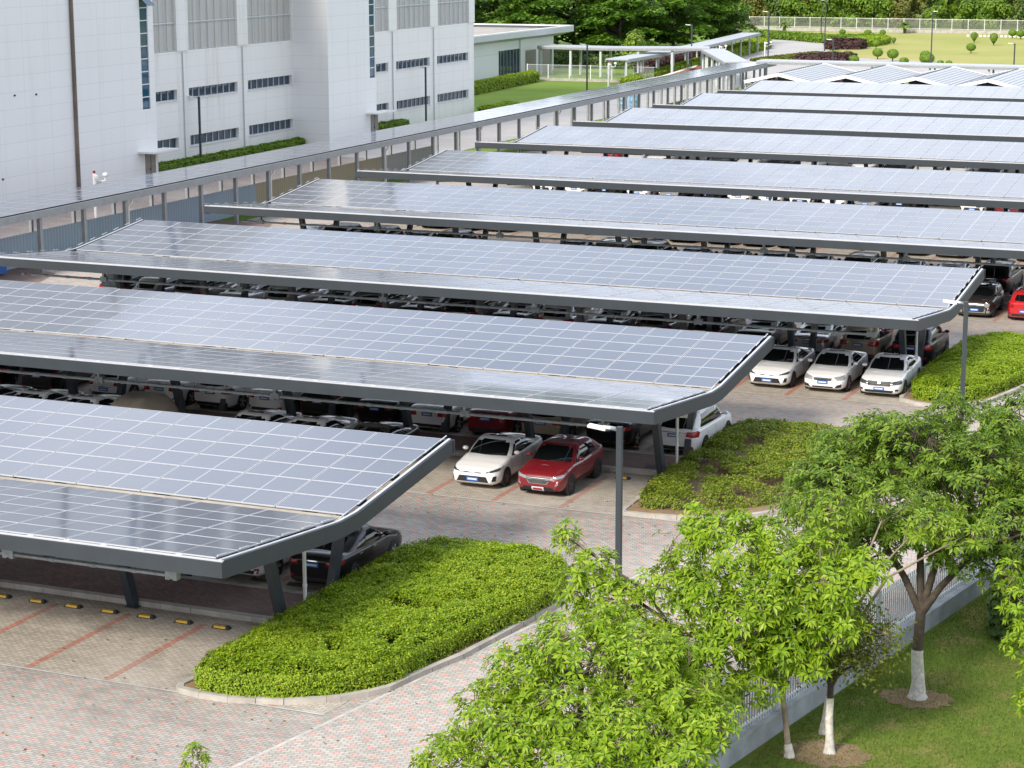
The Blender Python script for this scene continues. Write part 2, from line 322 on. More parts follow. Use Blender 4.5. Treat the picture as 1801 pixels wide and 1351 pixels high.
# ------------------------------------------------------------------ solar canopies
MODL=2.2026; ROW=1.0804; A1=.100; A2=.1105; HV=3.1237
CY={1:0.0,2:19.7613,3:39.2034,4:59.6476,5:78.7022,6:98.9588,7:117.6304,8:135.8621,9:154.3965}
CX={1:(-26.5037,17),2:(-22.2637,18),3:(-18.0455,20),4:(-13.95,22),5:(-11.9,23),6:(-14.8,22),7:(-18.9,20),8:(-22.9,18),9:(-27.2,16)}   # right end, columns of modules
FR=['nearest solar canopy, at the front','second solar canopy from the front','third solar canopy from the front','fourth solar canopy from the front','fifth solar canopy from the front',
    'sixth solar canopy, behind the fifth','seventh solar canopy, third from the back','eighth solar canopy, second from the back','last and farthest solar canopy, by the white sheds']
FR2=['long grey frame cut off by the picture edge','its right end above the white SUV','its right end above the three white sedans','above the brown hatchback and red hatchback','','','','','']
def module_mb(mb, T):
    L,W,f,h=MODL-.035,ROW-.03,.022,.035
    def P(x,y,z): return T@Vector((x,y,z))
    x,y=L/2,W/2; o=[(-x,-y),(x,-y),(x,y),(-x,y)]; i=[(-x+f,-y+f),(x-f,-y+f),(x-f,y-f),(-x+f,y-f)]
    mb.face([P(a,b,h-.003) for a,b in i],0,[(0,0),(1,0),(1,1),(0,1)])
    for k in range(4):
        j=(k+1)%4; mb.face([P(*o[k],h),P(*o[j],h),P(*i[j],h),P(*i[k],h)],1); mb.face([P(*o[k],0),P(*o[j],0),P(*o[j],h),P(*o[k],h)],1)
    mb.face([P(a,b,0) for a,b in o[::-1]],2)
mb=MB(); module_mb(mb,Matrix.Identity(4)); MODULE=mb.mesh('solar_panel',[M['pv'],M['alu'],M['under']])
def canopy(i):
    Y=CY[i]; xr,nc=CX[i]; xl=xr-nc*MODL; lab=FR[i-1]+((', '+FR2[i-1]) if FR2[i-1] else ', blue grey panels above dark steel frame')
    t=thing('solar_canopy',lab,'solar canopy',(xr,Y,0),0,'solar canopies over the parking rows')
    W=nc*MODL; spots=[]
    for wing in (0,1):
        for k in range(6):
            s=(k+.5)*ROW; y,z,a=(-.19-s*math.cos(A1),HV+s*math.sin(A1),-A1) if wing==0 else (.21+s*math.cos(A2),HV+s*math.sin(A2),A2)
            for c in range(nc):
                p=Vector((-(c+.5)*MODL,y,z+.045)); jit=rnd.gauss(0,.0016),rnd.gauss(0,.0012)
                spots.append((p,Matrix.Translation(p)@Matrix.Rotation(a+jit[0],4,'X')@Matrix.Rotation(jit[1],4,'Y')))
    O=Vector((xr,Y,0)); spots.sort(key=lambda q:(not inview(q[0]+O),(q[0]+O-CAM).length))
    for p,T in spots[:100]:
        o=link('solar_panel',MODULE,t); o.matrix_basis=T
    mb=MB()
    for p,T in spots[100:]: module_mb(mb,T)
    mb.obj('solar_panels',[M['pv'],M['alu'],M['under']],t,kind='stuff')
    yn=-.26-6*ROW*math.cos(A1); zn=HV+6*ROW*math.sin(A1); yf=.26+6*ROW*math.cos(A2); zf=HV+6*ROW*math.sin(A2); e=.30
    # long edge beams
    mb=MB(); mb.box(-W-e,e,yn-.16,yn-.04,zn-.36,zn+.03); mb.obj('edge_beam',M['steel'],t)
    mb=MB(); mb.box(-W-e+.02,e-.02,yn-.10,yn-.005,zn+.034,zn+.06)
    x=-1.0
    while x>-W: mb.box(x-.09,x+.09,yn-.05,yn+.03,zn+.06,zn+.075); x-=MODL/2
    mb.obj('edge_trim',M['alu'],t)
    mb=MB(); mb.box(-W-e,e,yf+.04,yf+.14,zf-.36,zf+.03); mb.obj('edge_beam',M['steel'],t)
    # cranked end beams
    def prof():
        P=[(yn-.04,zn+.06)]
        for y in (-3.5,-.9,-.5,-.2,.15,.5,.9,3.5): P.append((y,HV+.02+abs(y)*(.1 if y<0 else .111)+.05*math.exp(-(y/.35)**2)))
        P.append((yf+.04,zf+.06)); return P
    pr=prof(); low=[]
    for y,z in pr: low.append((y,z-.46+.0*y))
    for sx in (0,1):
        x0=(.12 if sx==0 else -W-e+.02); x1=x0+.16
        mb=MB(); n=len(pr)
        for k in range(n-1):
            a,b,c,d=pr[k],pr[k+1],low[k+1],low[k]
            mb.face([(x1,a[0],a[1]),(x1,d[0],d[1]),(x1,c[0],c[1]),(x1,b[0],b[1])]); mb.face([(x0,a[0],a[1]),(x0,b[0],b[1]),(x0,c[0],c[1]),(x0,d[0],d[1])])
            mb.face([(x0,a[0],a[1]),(x1,a[0],a[1]),(x1,b[0],b[1]),(x0,b[0],b[1])]); mb.face([(x0,d[0],d[1]),(x0,c[0],c[1]),(x1,c[0],c[1]),(x1,d[0],d[1])])
        ob=mb.obj('end_beam',M['steel'],t)
        mb=MB()
        for k in range(n-1):
            a,b=pr[k],pr[k+1]; mb.bar((x0+.05,a[0],a[1]+.012),(x0+.05,b[0],b[1]+.012),.09,.02)
        y=yn+.25
        while y<yf:
            z=HV+.12+(-y*.1 if y<0 else y*.111); mb.bar((x0-.05,y-.22,z+(.028 if y<0 else -.03)),(x0-.05,y+.22,z-(.028 if y<0 else -.03)),.03,.03); y+=ROW
        mb.obj('end_trim',M['alu'],ob)
    mb=MB(); mb.box(-W,0,-.185,.185,HV-.16,HV-.13); mb.box(-W,0,-.20,-.186,HV-.16,HV-.01); mb.box(-W,0,.186,.20,HV-.16,HV+.02)
    g=mb.obj('gutter',M['gutter'],t)
    mb=MB()
    for y in (-5.6,-3.6,-1.5): mb.box(-W,0,y-.04,y+.04,HV-y*.1-.20,HV-y*.1+.02)
    for y in (1.5,3.6,5.8): mb.box(-W,0,y-.04,y+.04,HV+y*.111-.20,HV+y*.111+.02)
    mb.obj('purlins',M['navy'],t)
    x=-1.55; k=0
    while x>-W+.5:
        mb=MB(); mb.bar((x,-6.3,HV+.63-.33),(x,-.1,HV-.35),.16,.26); mb.obj('rafter',M['navy'],t); mb=MB(); mb.bar((x,-.1,HV-.35),(x,6.3,HV+.69-.33),.158,.258); mb.obj('rafter',M['navy'],t)
        for (a,b) in (((x,-.62,0),(x,-1.62,3.0)),((x,2.15,0),(x,3.25,3.1))):
            mb=MB(); mb.bar(a,b,.24,.30,up=(0,1,0)); c=mb.obj('column',M['navy'],t)
            if i<4: mb=MB(); mb.box(a[0]-.2,a[0]+.2,a[1]-.2,a[1]+.2,.0,.03); mb.obj('base_plate',M['navy'],c)
        x-=4.88; k+=1
    zc=zn-.86; yc=yn+1.0
    mb=MB(); mb.tube([(-1.85,yc,zc),(-W+1.5,yc,zc)],.055,10)
    x=-3
    while x>-W+1: mb.tube([(x-.08,yc,zc),(x+.08,yc,zc)],.07,10); x-=1.25
    cd=mb.obj('conduit',M['galv'],t)
    x=-1.85
    while x>-W+1.5:
        mb=MB(); mb.box(x-.17,x-.05,yc-.10,yc+.10,zc-.10,zc+.13); mb.box(x+.05,x+.17,yc-.10,yc+.10,zc-.10,zc+.13); mb.box(x-.05,x+.05,yc-.1,yc+.1,zc-.07,zc+.62); mb.obj('junction_box',M['galv'],cd); x-=(5.0 if x>-5 and i<3 else 7.32)
    mb=MB(); mb.tube([(-1.25,.10,0),(-1.25,.10,2.55),(-1.25,.0,2.75)],.055,10); mb.tube([(-1.25,.1,1.0),(-1.25,.1,1.08)],.068,10); mb.obj('drainpipe',M['pvc'],t)
    return t
for i in range(1,10): canopy(i)

# stalls, raised paths, wheel stops
STR={1:(-27.83*1.085,),2:(-28.05,),3:(-25.95,)}
def stop_mesh():
    mb=MB(); L,w,h=.28,.10,.085
    for sgn in (0,): mb.raw([(-L,-w,0),(L,-w,0),(L,w,0),(-L,w,0),(-L+.05,-w*.6,h),(L-.05,-w*.6,h),(L-.05,w*.6,h),(-L+.05,w*.6,h)],[(4,5,6,7),(0,1,5,4),(1,2,6,5),(2,3,7,6),(3,0,4,7)],0)
    b=MB(); b.raw([(-L+.07,-w*.96,.020),(L-.12,-w*.96,.020),(L-.12,-w*.66,h-.010),(-L+.07,-w*.66,h-.010)],[(0,1,2,3)],0); b.raw([(-L+.07,-w*.55,h+.003),(L-.12,-w*.55,h+.003),(L-.12,w*.10,h+.003),(-L+.07,w*.10,h+.003)],[(0,1,2,3)],0)
    return mb.mesh('wheel_stop',M['rubber']), b.mesh('yellow_strip',M['yellow'])
WS=stop_mesh()
XS0={1:-30.2,2:-28.05,3:-25.95,4:-21.2,5:-21.0,6:-21.5,7:-22,8:-24,9:-28}
for i in range(1,10):
    Y=CY[i]; xr,nc=CX[i]; xl=xr-nc*MODL; o=Vector
    nl=5.9 if i<3 else 5.35
    if i==1: nl=6.2
    xr2=dx(Y-4)-.9 if i<4 else xr+3
    mb=MB(); mb.face([(xl,Y-nl,.008),(xr2,Y-nl,.008),(xr2+.5,Y-.8,.008),(xl,Y-.8,.008)]); mb.face([(xl,Y+2.0,.008),(xr2+.6,Y+2.0,.008),(xr2+.9,Y+7.3,.008),(xl,Y+7.3,.008)])
    mb.obj('parking_bays',M['stall'],kind='structure')
    mb=MB(); x=XS0[i]
    while x<xr2-1.3: x+=2.44
    x-=2.44
    if i==3: x=XS0[3]+2*2.44
    xs=[]
    while x>xl+1:
        xs.append(x); mb.face([(x-.1,Y-nl+.05,.012),(x+.1,Y-nl+.05,.012),(x+.1,Y-1.3,.012),(x-.1,Y-1.3,.012)]); mb.face([(x-.1,Y+2.9,.012),(x+.1,Y+2.9,.012),(x+.1,Y+7.2,.012),(x-.1,Y+7.2,.012)]); x-=2.44
    mb.obj('bay_lines',M['red_line'],kind='structure')
    mb=MB(); mb.face([(xl,Y-nl-.06,.012),(xr2,Y-nl-.06,.012),(xr2,Y-nl+.03,.012),(xl,Y-nl+.03,.012)]); mb.face([(xl,Y+7.27,.012),(xr2,Y+7.27,.012),(xr2,Y+7.36,.012),(xl,Y+7.36,.012)]); mb.obj('bay_edge_line',M['pale_line'],kind='structure')
    xe=xr-.6
    mb=MB(); mb.box(xl,xe,Y-.32,Y+1.85,-.01,.147); mb.obj('raised_path',M['brick'],kind='structure')
    mb=MB()
    x=xe
    while x>xl: 
        mb.box(x-.985,x,Y-.56,Y-.322,-.01,.155); mb.box(x-.985,x,Y+1.852,Y+2.05,-.01,.155); x-=1.0
    mb.obj('path_kerb',M['kerb'],kind='structure')
    if i<=3:
        for row,yy in (('near',Y-1.38),('far',Y+2.9)):
            if row=='near' and i>=3: continue
            k=0; xc=xs[0]+1.22
            while xc>xl+2:
                for d in (.61,-.61):
                    p=(xc+d,yy,.009)
                    if p[0]>xr-.8 or not inview(p,1.02): continue
                    q=link('wheel_stop',WS[0],None,p,label='%s black and yellow wheel stop from the hedge, %s row, %s canopy'%(ORD[k],row,['nearest','second','third'][i-1]),cat='wheel stop',group='black and yellow wheel stops in the parking bays')
                    if row=='far': q.rotation_euler=(0,0,PI)
                    link('yellow_strip',WS[1],q); k+=1
                xc-=2.44

# ------------------------------------------------------------------ planted islands and hedges
def pip(x,y,P):
    c=False; n=len(P)
    for i in range(n):
        (x1,y1),(x2,y2)=P[i],P[(i+1)%n]
        if (y1>y)!=(y2>y) and x<(x2-x1)*(y-y1)/(y2-y1)+x1: c=not c
    return c
def edge_d(x,y,P):
    d=1e9; n=len(P)
    for i in range(n):
        (x1,y1),(x2,y2)=P[i],P[(i+1)%n]; ux,uy=x2-x1,y2-y1; t=max(0,min(1,((x-x1)*ux+(y-y1)*uy)/(ux*ux+uy*uy+1e-9))); d=min(d,math.hypot(x-x1-t*ux,y-y1-t*uy))
    return d
def leaf_quad(mb, p, n, s, asp=.55, rr=rnd):
    n=n.normalized(); a=Vector((rr.gauss(0,1),rr.gauss(0,1),rr.gauss(0,1))); u=n.cross(a)
    if u.length<1e-3: u=n.cross(Vector((1,.3,.2)))
    u.normalize(); v=n.cross(u); b=len(mb.v)
    mb.v+=[tuple(p-u*s),tuple(p+v*s*asp-u*s*.1+n*s*.12),tuple(p+u*s),tuple(p-v*s*asp-u*s*.1+n*s*.12)]
    mb.f.append((b,b+1,b+2,b+3)); mb.m.append(0); mb.uv.append([(0,0)]*4); mb.sm.append(False)
from mathutils import noise as mnoise
def hedge(name, label, poly, h, mat, dens, size, inner='hedge_in', cat='hedge', z0=.0, rough=.10, gaps=0.0, group=None, per=4):
    t=thing(name,label,cat,(poly[0][0],poly[0][1],z0),0,group); ox,oy=poly[0]
    xs=[p[0] for p in poly]; ys=[p[1] for p in poly]; mb=MB()
    area=(max(xs)-min(xs))*(max(ys)-min(ys)); n=int(area*dens); Z=Vector((ox,oy,0))
    for _ in range(n):
        x=rnd.uniform(min(xs),max(xs)); y=rnd.uniform(min(ys),max(ys))
        if not pip(x,y,poly): continue
        g=mnoise.noise(Vector((x*.9,y*.9,3.1)))+.5*mnoise.noise(Vector((x*2.3,y*2.3,7)))
        if gaps>.2 and g<gaps-.55: continue
        e=edge_d(x,y,poly); top=h*(1-.45*math.exp(-e/.16))+rough*1.3*g+rough*.6*mnoise.noise(Vector((x*5,y*5,1)))
        zz=top if rnd.random()<.72 else top*rnd.uniform(.2,1) if e<.5 else top-rnd.random()*.15
        if 0<gaps<.2 and g<gaps-.5: zz-=.05+.22*min(1,(gaps-.5-g)*4)
        for k in range(per):
            p=Vector((x+rnd.gauss(0,.05),y+rnd.gauss(0,.05),max(.03,zz+rnd.gauss(0,.03))))-Z
            leaf_quad(mb,p,Vector((rnd.gauss(0,.55),rnd.gauss(0,.55),1)),size*rnd.uniform(.7,1.25))
    # skirt leaves down the sides
    N=len(poly)
    for i in range(N):
        (x1,y1),(x2,y2)=poly[i],poly[(i+1)%N]; L=math.hypot(x2-x1,y2-y1)
        for _ in range(int(L*dens*1.0*h)):
            f=rnd.random(); z=rnd.random()**.8*h*.9; nx,ny=(y2-y1)/L,-(x2-x1)/L
            g=mnoise.noise(Vector((x1+(x2-x1)*f,y1+(y2-y1)*f,z))*1.7)
            if gaps>.2 and g<gaps-.5: continue
            o=.05+.10*g
            for k in range(2):
                p=Vector((x1+(x2-x1)*f+nx*o+rnd.gauss(0,.04),y1+(y2-y1)*f+ny*o+rnd.gauss(0,.04),max(.03,z+rnd.gauss(0,.03))))-Z
                leaf_quad(mb,p,Vector((nx+rnd.gauss(0,.5),ny+rnd.gauss(0,.5),.5)),size*rnd.uniform(.7,1.2))
    mb.obj('foliage',M[mat],t)
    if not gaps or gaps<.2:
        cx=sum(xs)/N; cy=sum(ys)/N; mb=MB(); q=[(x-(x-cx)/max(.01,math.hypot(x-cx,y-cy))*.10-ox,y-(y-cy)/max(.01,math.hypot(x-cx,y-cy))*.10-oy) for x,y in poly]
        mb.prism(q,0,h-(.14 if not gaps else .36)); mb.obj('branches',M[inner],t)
    return t
def smooth_poly(P, n=2, closed=True):
    for _ in range(n):
        Q=[]; N=len(P)
        for i in range(N): (a,b),(c,d)=P[i],P[(i+1)%N]; Q+= [(a*.78+c*.22,b*.78+d*.22),(a*.22+c*.78,b*.22+d*.78)]
        P=Q
    return P
def island(idx, kerb, soil=True):
    # kerb: closed counter-clockwise outline; stones along it, soil inside
    mb=MB(); N=len(kerb); 
    cx=sum(p[0] for p in kerb)/N; cy=sum(p[1] for p in kerb)/N
    ring=[]
    for i in range(N):
        a,b,c=Vector(kerb[i-1]),Vector(kerb[i]),Vector(kerb[(i+1)%N]); d=((b-a).normalized()+(c-b).normalized()).normalized(); ring.append(b+Vector((-d.y,d.x))*.17)
    for i in range(N):
        j=(i+1)%N; a,b=Vector(kerb[i]),Vector(kerb[j]); ia,ib=ring[i],ring[j]; L=(b-a).length; k=max(1,round(L/.75))
        for q in range(k):
            f0,f1=q/k,(q+1)/k-.012*(.75*k/L if L else 1); p=[a.lerp(b,f0),a.lerp(b,f1),ia.lerp(ib,f1),ia.lerp(ib,f0)]; z=.15+rnd.uniform(-.006,.006)
            vs=[(v.x,v.y,-.02) for v in p]+[(v.x,v.y,z) for v in p]; mb.raw(vs,[(4,5,6,7),(0,1,5,4),(1,2,6,5),(2,3,7,6),(3,0,4,7)])
    mb.obj('island_kerb',M['kerb'],kind='structure')
    m2=MB(); m2.face([(v.x,v.y,.11) for v in ring]); m2.obj('island_soil',M['soil'],kind='structure')
i1=[(-28.15,-6.05),(-27.95,-6.28),(-27.3,-6.38),(-26.46,-6.38),(-25.05,-6.01),(-24.14,-5.46),(-23.85,-5.24),(-23.36,-4.64),(-23.03,-4.10),(-22.82,-3.0),(-22.33,-1.1),(-22.0,1.33),(-21.65,4.0),(-21.85,5.4),(-22.6,6.8),(-23.6,7.45),(-27.3,7.5),(-27.7,7.1),(-27.75,2.3),(-27.75,-2.5)]
island(1,i1)
hedge('hedge','dense yellow-green hedge bed on the kerbed island beside the nearest canopy',smooth_poly([(-27.75,-6.0),(-26.4,-6.15),(-25.0,-5.75),(-23.95,-5.0),(-23.25,-4.0),(-22.95,-2.2),(-22.45,0.4),(-21.95,2.6),(-21.85,4.3),(-22.15,5.7),(-23.0,6.95),(-25.0,7.1),(-27.35,6.9),(-27.5,3.0),(-27.6,-2.5)],1),.80,'hedge_y',620,.037,gaps=.13,rough=.14)
i2=[(-23.5,14.0),(-23.3,13.85),(-22.2,13.85),(-20.8,14.1),(-19.3,15.1),(-18.4,16.3),(-17.9,18.5),(-17.2,22.0),(-16.8,25.5),(-17.2,27.4),(-23.2,27.9),(-23.7,27.3),(-23.7,21.0)]
island(2,i2)
hedge('shrub_bed','sparse dry shrub bed on the island beside the second canopy and white SUV',smooth_poly([(-23.2,14.6),(-22.0,14.75),(-20.6,15.2),(-19.2,16.6),(-18.4,19.0),(-17.6,23.0),(-17.4,26.4),(-19.5,27.0),(-23.2,27.2),(-23.4,22.0)],1),.50,'hedge_s',300,.048,z0=.10,rough=.14,gaps=.40)
i3=[(-19.0,35.0),(-18.9,34.6),(-18.2,34.1),(-17.3,33.9),(-16.1,34.6),(-15.4,35.6),(-14.7,38.5),(-14.0,42.0),(-13.3,46.0),(-13.6,48.0),(-18.6,48.2),(-19.0,47.5),(-19.0,42.0)]
island(3,i3)
hedge('hedge','dense bright hedge bed on the island beside the third canopy and its lamp post',smooth_poly([(-18.6,35.1),(-17.6,34.5),(-16.3,35.1),(-15.6,36.4),(-14.9,39.4),(-14.2,43.0),(-13.7,46.0),(-14.2,47.4),(-18.3,47.5),(-18.6,41.5)],1),.80,'hedge_y',420,.043,gaps=.10,rough=.12)

# ------------------------------------------------------------------ street lamps
def lamp(x,y,h,label,side=-1,r=.075):
    t=thing('street_lamp',label,'lamp post',(x,y,0),0,'dark grey lamp posts')
    mb=MB(); mb.box(-.16,.16,-.16,.16,0,.025); mb.box(-r,r,-r,r,.02,h); mb.box(-r-.012,r+.012,-r-.012,r+.012,1.0,1.03); mb.obj('pole',M['steel'],t)
    mb=MB(); mb.bar((0,0,h-.10),(side*.34,-.08,h-.06),.05,.06); mb.obj('bracket',M['galv'],t)
    mb=MB(); 
    for (a,b) in (((side*.28,-.30,h-.02),(side*.78,-.34,h+.05)),((side*.20,.02,h-.05),(side*.28,-.28,h+.02))): mb.bar(a,b,.24,.07)
    mb.obj('lamp_head',M['white'],t)
    return t
lamp(-19.5,3.0,5.7,'tall dark lamp post in front of the second canopy, beside the red car')
lamp(-14.95,27.4,5.55,'tall dark lamp post before the hedge and three white sedans')
lamp(-92.3,101.2,5.67,'dark lamp post against the white factory wall, left of the two')
lamp(-91.8,143.4,5.63,'dark lamp post by the factory wall end with two window rows')
lamp(-91.9,188.3,5.68,'dark lamp post on the lawn by the low white building')
lamp(-92.4,229.0,6.3,'dark lamp post by the bicycle racks and white walkway')
lamp(-87.8,250.1,7.4,'dark lamp post beside the curved road and grey junction box')
lamp(-102.7,335.0,6.6,'thin dark lamp post near the back fence beyond the road')
lamp(-88.6,284.5,8.0,'tall thin lamp post at the inner edge of the curved road')
lamp(-64.9,253.3,7.6,'tall dark lamp post on the pale lawn behind the sheds',side=1)
lamp(-70.1,218.8,5.2,'short dark lamp post behind the left white shed roof')
lamp(-46.9,217.0,5.2,'short dark lamp post behind the right white shed roof')

# ------------------------------------------------------------------ covered walkway with solar roof
def walkway():
    t=thing('covered_walkway','long grey covered walkway with a solar panel roof beside the factory','walkway',(-73.3,53.8,0))
    y0,y1=-26.0,143.0; z=3.62
    spots=[]
    for c in range(int((y1-y0)/2.12)):
        for r in range(4):
            p=Vector((2.05-.50-r*.97,y0+1.06+c*2.12,z)); T=Matrix.Translation(p)@Matrix.Rotation(rnd.gauss(0,.002),4,'Y')@Matrix.Rotation(PI/2,4,'Z')@Matrix.Diagonal((.96,.90,1,1)); spots.append((p,T))
    O=Vector((-73.3,53.8,0)); spots.sort(key=lambda q:(not inview(q[0]+O),(q[0]+O-CAM).length))
    for p,T in spots[:100]: o=link('solar_panel',MODULE,t); o.matrix_basis=T
    mb=MB()
    for p,T in spots[100:]: module_mb(mb,T)
    mb.obj('solar_panels',[M['pv'],M['alu'],M['under']],t,kind='stuff')
    mb=MB(); mb.box(2.04,2.16,y0,y1,3.15,3.56); mb.obj('edge_beam',M['grey'],t)
    mb=MB(); mb.box(-1.98,-1.88,y0,y1,3.15,3.56); mb.obj('edge_beam',M['grey'],t)
    mb=MB(); mb.box(-1.86,2.0,y0,y1,3.36,3.42); mb.obj('roof_deck',M['under'],t)
    for k in range(-5,33):
        y=k*4.35
        mb=MB(); mb.box(1.75,1.97,y-.11,y+.11,0,3.2); o=mb.obj('post',M['grey'],t)
        mb=MB(); mb.bar((-1.9,y,3.28),(2.02,y,3.28),.14,.16); mb.obj('cross_beam',M['grey'],o)
        mb=MB(); mb.box(-1.95,-1.75,y-.10,y+.10,0,3.2); mb.obj('post',M['grey'],t)
        if k%4==1 or k%4==-3:
            mb=MB(); mb.tube([(1.86,y+.35,0),(1.86,y+.35,2.75),(2.0,y+.55,2.95),(2.0,y+.55,3.2)],.065,8); mb.obj('drainpipe',M['pvc'],t)
walkway()
def screen(y0,y1,mat,label):
    t=thing('corrugated_fence',label,'fence',(-73.75,y0,0),0,'corrugated sheet screens below the walkway')
    mb=MB(); n=int((y1-y0)/.15); pts=[(.045 if k%2 else -.045,(y1-y0)*k/n) for k in range(n+1)]
    for k in range(n):
        (xa,ya),(xb,yb)=pts[k],pts[k+1]; mb.face([(xa,ya,0),(xb,yb,0),(xb,yb,1.88),(xa,ya,1.88)])
    mb.obj('sheet',M[mat],t)
    mb=MB()
    for z in (.35,1.6): mb.box(-.10,-.05,0,y1-y0,z,z+.06)
    mb.obj('rail',M['grey'],t)
screen(20,77.8,'cor_blue','pale blue corrugated sheet fence standing below the solar walkway')
screen(77.85,98.0,'cor_tan','tan corrugated sheet fence, middle stretch below the solar walkway')
screen(98.05,106.5,'cor_grey','grey corrugated sheet fence, short far stretch below the solar walkway')

# ------------------------------------------------------------------ factory building
def factory():
    t=thing('factory_building','big white clad factory with louvres, window strips and tall blue glass slits','building',(-93.1,95,0))
    oy=95; H=29.5
    def bx(mb,x0,x1,y0,y1,z0,z1): mb.box(x0+93.1,x1+93.1,y0-oy,y1-oy,z0,z1)
    mb=MB()
    XF=-89.5
    def front_block(y0,y1,s0,s1,zs):
        bx(mb,-94.5,XF,y0,s0,0,H); bx(mb,-94.5,XF,s1,y1,0,H); bx(mb,-94.5,XF,s0,s1,0,zs); bx(mb,-94.5,XF-.45,s0,s1,zs,H-2); bx(mb,-94.5,XF,s0,s1,H-2,H)
    front_block(10,90.35,88.5,89.58,5.62); front_block(118.5,127.85,126.62,127.70,5.60)
    mb.obj('wall',M['clad'],t)
    mb=MB()
    def recess(y0,y1,bays):
        e=[]; ys=[y0]
        for a,b in bays: ys+=[a,b]
        ys.append(y1)
        for z0,z1 in ((0,1.62),(2.50,5.52),(6.37,9.42),(25.5,H)): bx(mb,-95,-93.1,y0,y1,z0,z1)
        for z0,z1 in ((1.62,2.5),(5.52,6.37)):
            for k in range(0,len(ys),2): bx(mb,-95,-93.1,ys[k],ys[k+1],z0,z1)
        for k in range(0,len(ys),2): bx(mb,-95,-92.98,ys[k],ys[k+1],9.42,25.5)
        for a,b in bays: bx(mb,-96,-95,a,b,1.0,26)
        for k in range(2,len(ys)-1,2):   # pilaster downpipe seams
            y=(ys[k]+ys[k+1])/2
    recess(90.36,118.49,[(91.2,99.2),(101.0,108.85),(110.6,118.4)]); recess(127.86,158.1,[(129.0,137.7),(139.46,147.15),(148.92,156.65)])
    bx(mb,-130,-95.9,10,158.0,0,H-.5)
    mb.obj('wall',M['clad2'],t)
    for a,b in ((91.2,99.2),(101.0,108.85),(110.6,118.4),(129.0,137.7),(139.46,147.15),(148.92,156.65)):
        for z0,z1 in ((1.62,2.5),(5.52,6.37)):
            q=MB(); bx(q,-93.45,-93.42,a,b,z0,z1); wob=q.obj('window',M['winglass'],t)
            q=MB(); n=8
            for k in range(n+1):
                y=a+(b-a)*k/n; bx(q,-93.42,-93.34,max(a,y-.035),min(b,y+.035),z0,z1)
            bx(q,-93.42,-93.341,a,b,z0,z0+.05); bx(q,-93.42,-93.341,a,b,z1-.05,z1); q.obj('frame',M['lgrey'],wob)
            q=MB(); bx(q,-93.1,-93.0,a-.05,b+.05,z0-.06,z0); q.obj('sill',M['white'],wob)
        q=MB()
        z=9.45
        while z<25.4:
            q.face([(.0-.06,a-oy,z),(.0-.06,b-oy,z),(-.22,b-oy,z+.15),(-.22,a-oy,z+.15)]); z+=.16
        lo=q.obj('louver_panel',M['louver'],t)
        q=MB()
        for zz in (11.62,15.0,18.4,21.8): bx(q,-93.2,-93.12,a,b,zz,zz+.07)
        n=7
        for k in range(1,n): y=a+(b-a)*k/n; bx(q,-93.17,-93.13,y-.03,y+.03,9.42,25.5)
        q.obj('louver_frame',M['lgrey'],lo)
    for s0,s1,zs in ((88.5,89.58,5.62),(126.62,127.70,5.60)):
        z=zs
        while z<H-2.2:
            q=MB(); bx(q,XF-.12,XF-.09,s0,s1,z+.04,z+.91); wob=q.obj('window',M['stripglass'],t)
            q=MB(); bx(q,XF-.09,XF-.04,s0,s1,z-.03,z+.04); q.obj('frame',M['white'],wob); z+=.955
    # open sash at the top of the left glass slit
    q=MB(); q.raw([(XF+93.1-.02,88.52-oy,14.15),(XF+93.1-.02,89.56-oy,14.15),(XF+93.1+.75,89.56-oy,13.42),(XF+93.1+.75,88.52-oy,13.42)],[(0,1,2,3)]); q.obj('open_sash',M['stripglass'],t)
    for y in (88.2,126.3):
        q=MB(); bx(q,XF,XF+1.35,y-.6,y+3.0,2.42,2.56); q.obj('door_canopy',M['white'],t)
        q=MB(); bx(q,XF,XF+.05,y+.35,y+1.75,0,2.3); d=q.obj('door',M['door'],t)
        q=MB(); bx(q,XF+.051,XF+.07,y+1.03,y+1.06,0,2.3); bx(q,XF+.05,XF+.10,y+.92,y+.98,1.0,1.2); q.obj('handle',M['steel'],d)
    q=MB(); q.tube([(XF+93.1+.14,79.5-oy,0),(XF+93.1+.14,79.5-oy,H)],.14,8); q.obj('drainpipe',M['rust'],t)
    for y in (100.1,109.7,138.6,148.0):
        q=MB(); q.tube([(.07,y-oy,0),(.07,y-oy,9.3)],.05,6); q.obj('drainpipe',M['lgrey'],t)
    for z,y in ((7.8,72.4),(7.7,74.9),(2.2,70.6)):
        q=MB(); bx(q,XF,XF+.05,y,y+.16,z,z+.12); q.obj('wall_bracket',M['rubber'],t)
factory()
hedge('hedge','low bright green hedge at the foot of the factory wall, left stretch',[(-92.9,91.5),(-91.9,91.5),(-91.9,118.3),(-92.9,118.3)],.8,'hedge_g',110,.10)
hedge('hedge','short green hedge at the foot of the factory wall by the brown door',[(-92.9,129.5),(-91.9,129.5),(-91.9,139.5),(-92.9,139.5)],.8,'hedge_g',110,.10)
hedge('hedge','small yellow-green hedge at the far corner of the factory',[(-92.9,158.6),(-90.5,158.6),(-91.4,166),(-92.9,166)],.6,'hedge_y',80,.11)
hedge('hedge','thick clipped green hedge along the low white building',[(-104.3,176),(-102.6,176),(-104.5,204),(-106.2,204)],1.35,'hedge_y',75,.12)

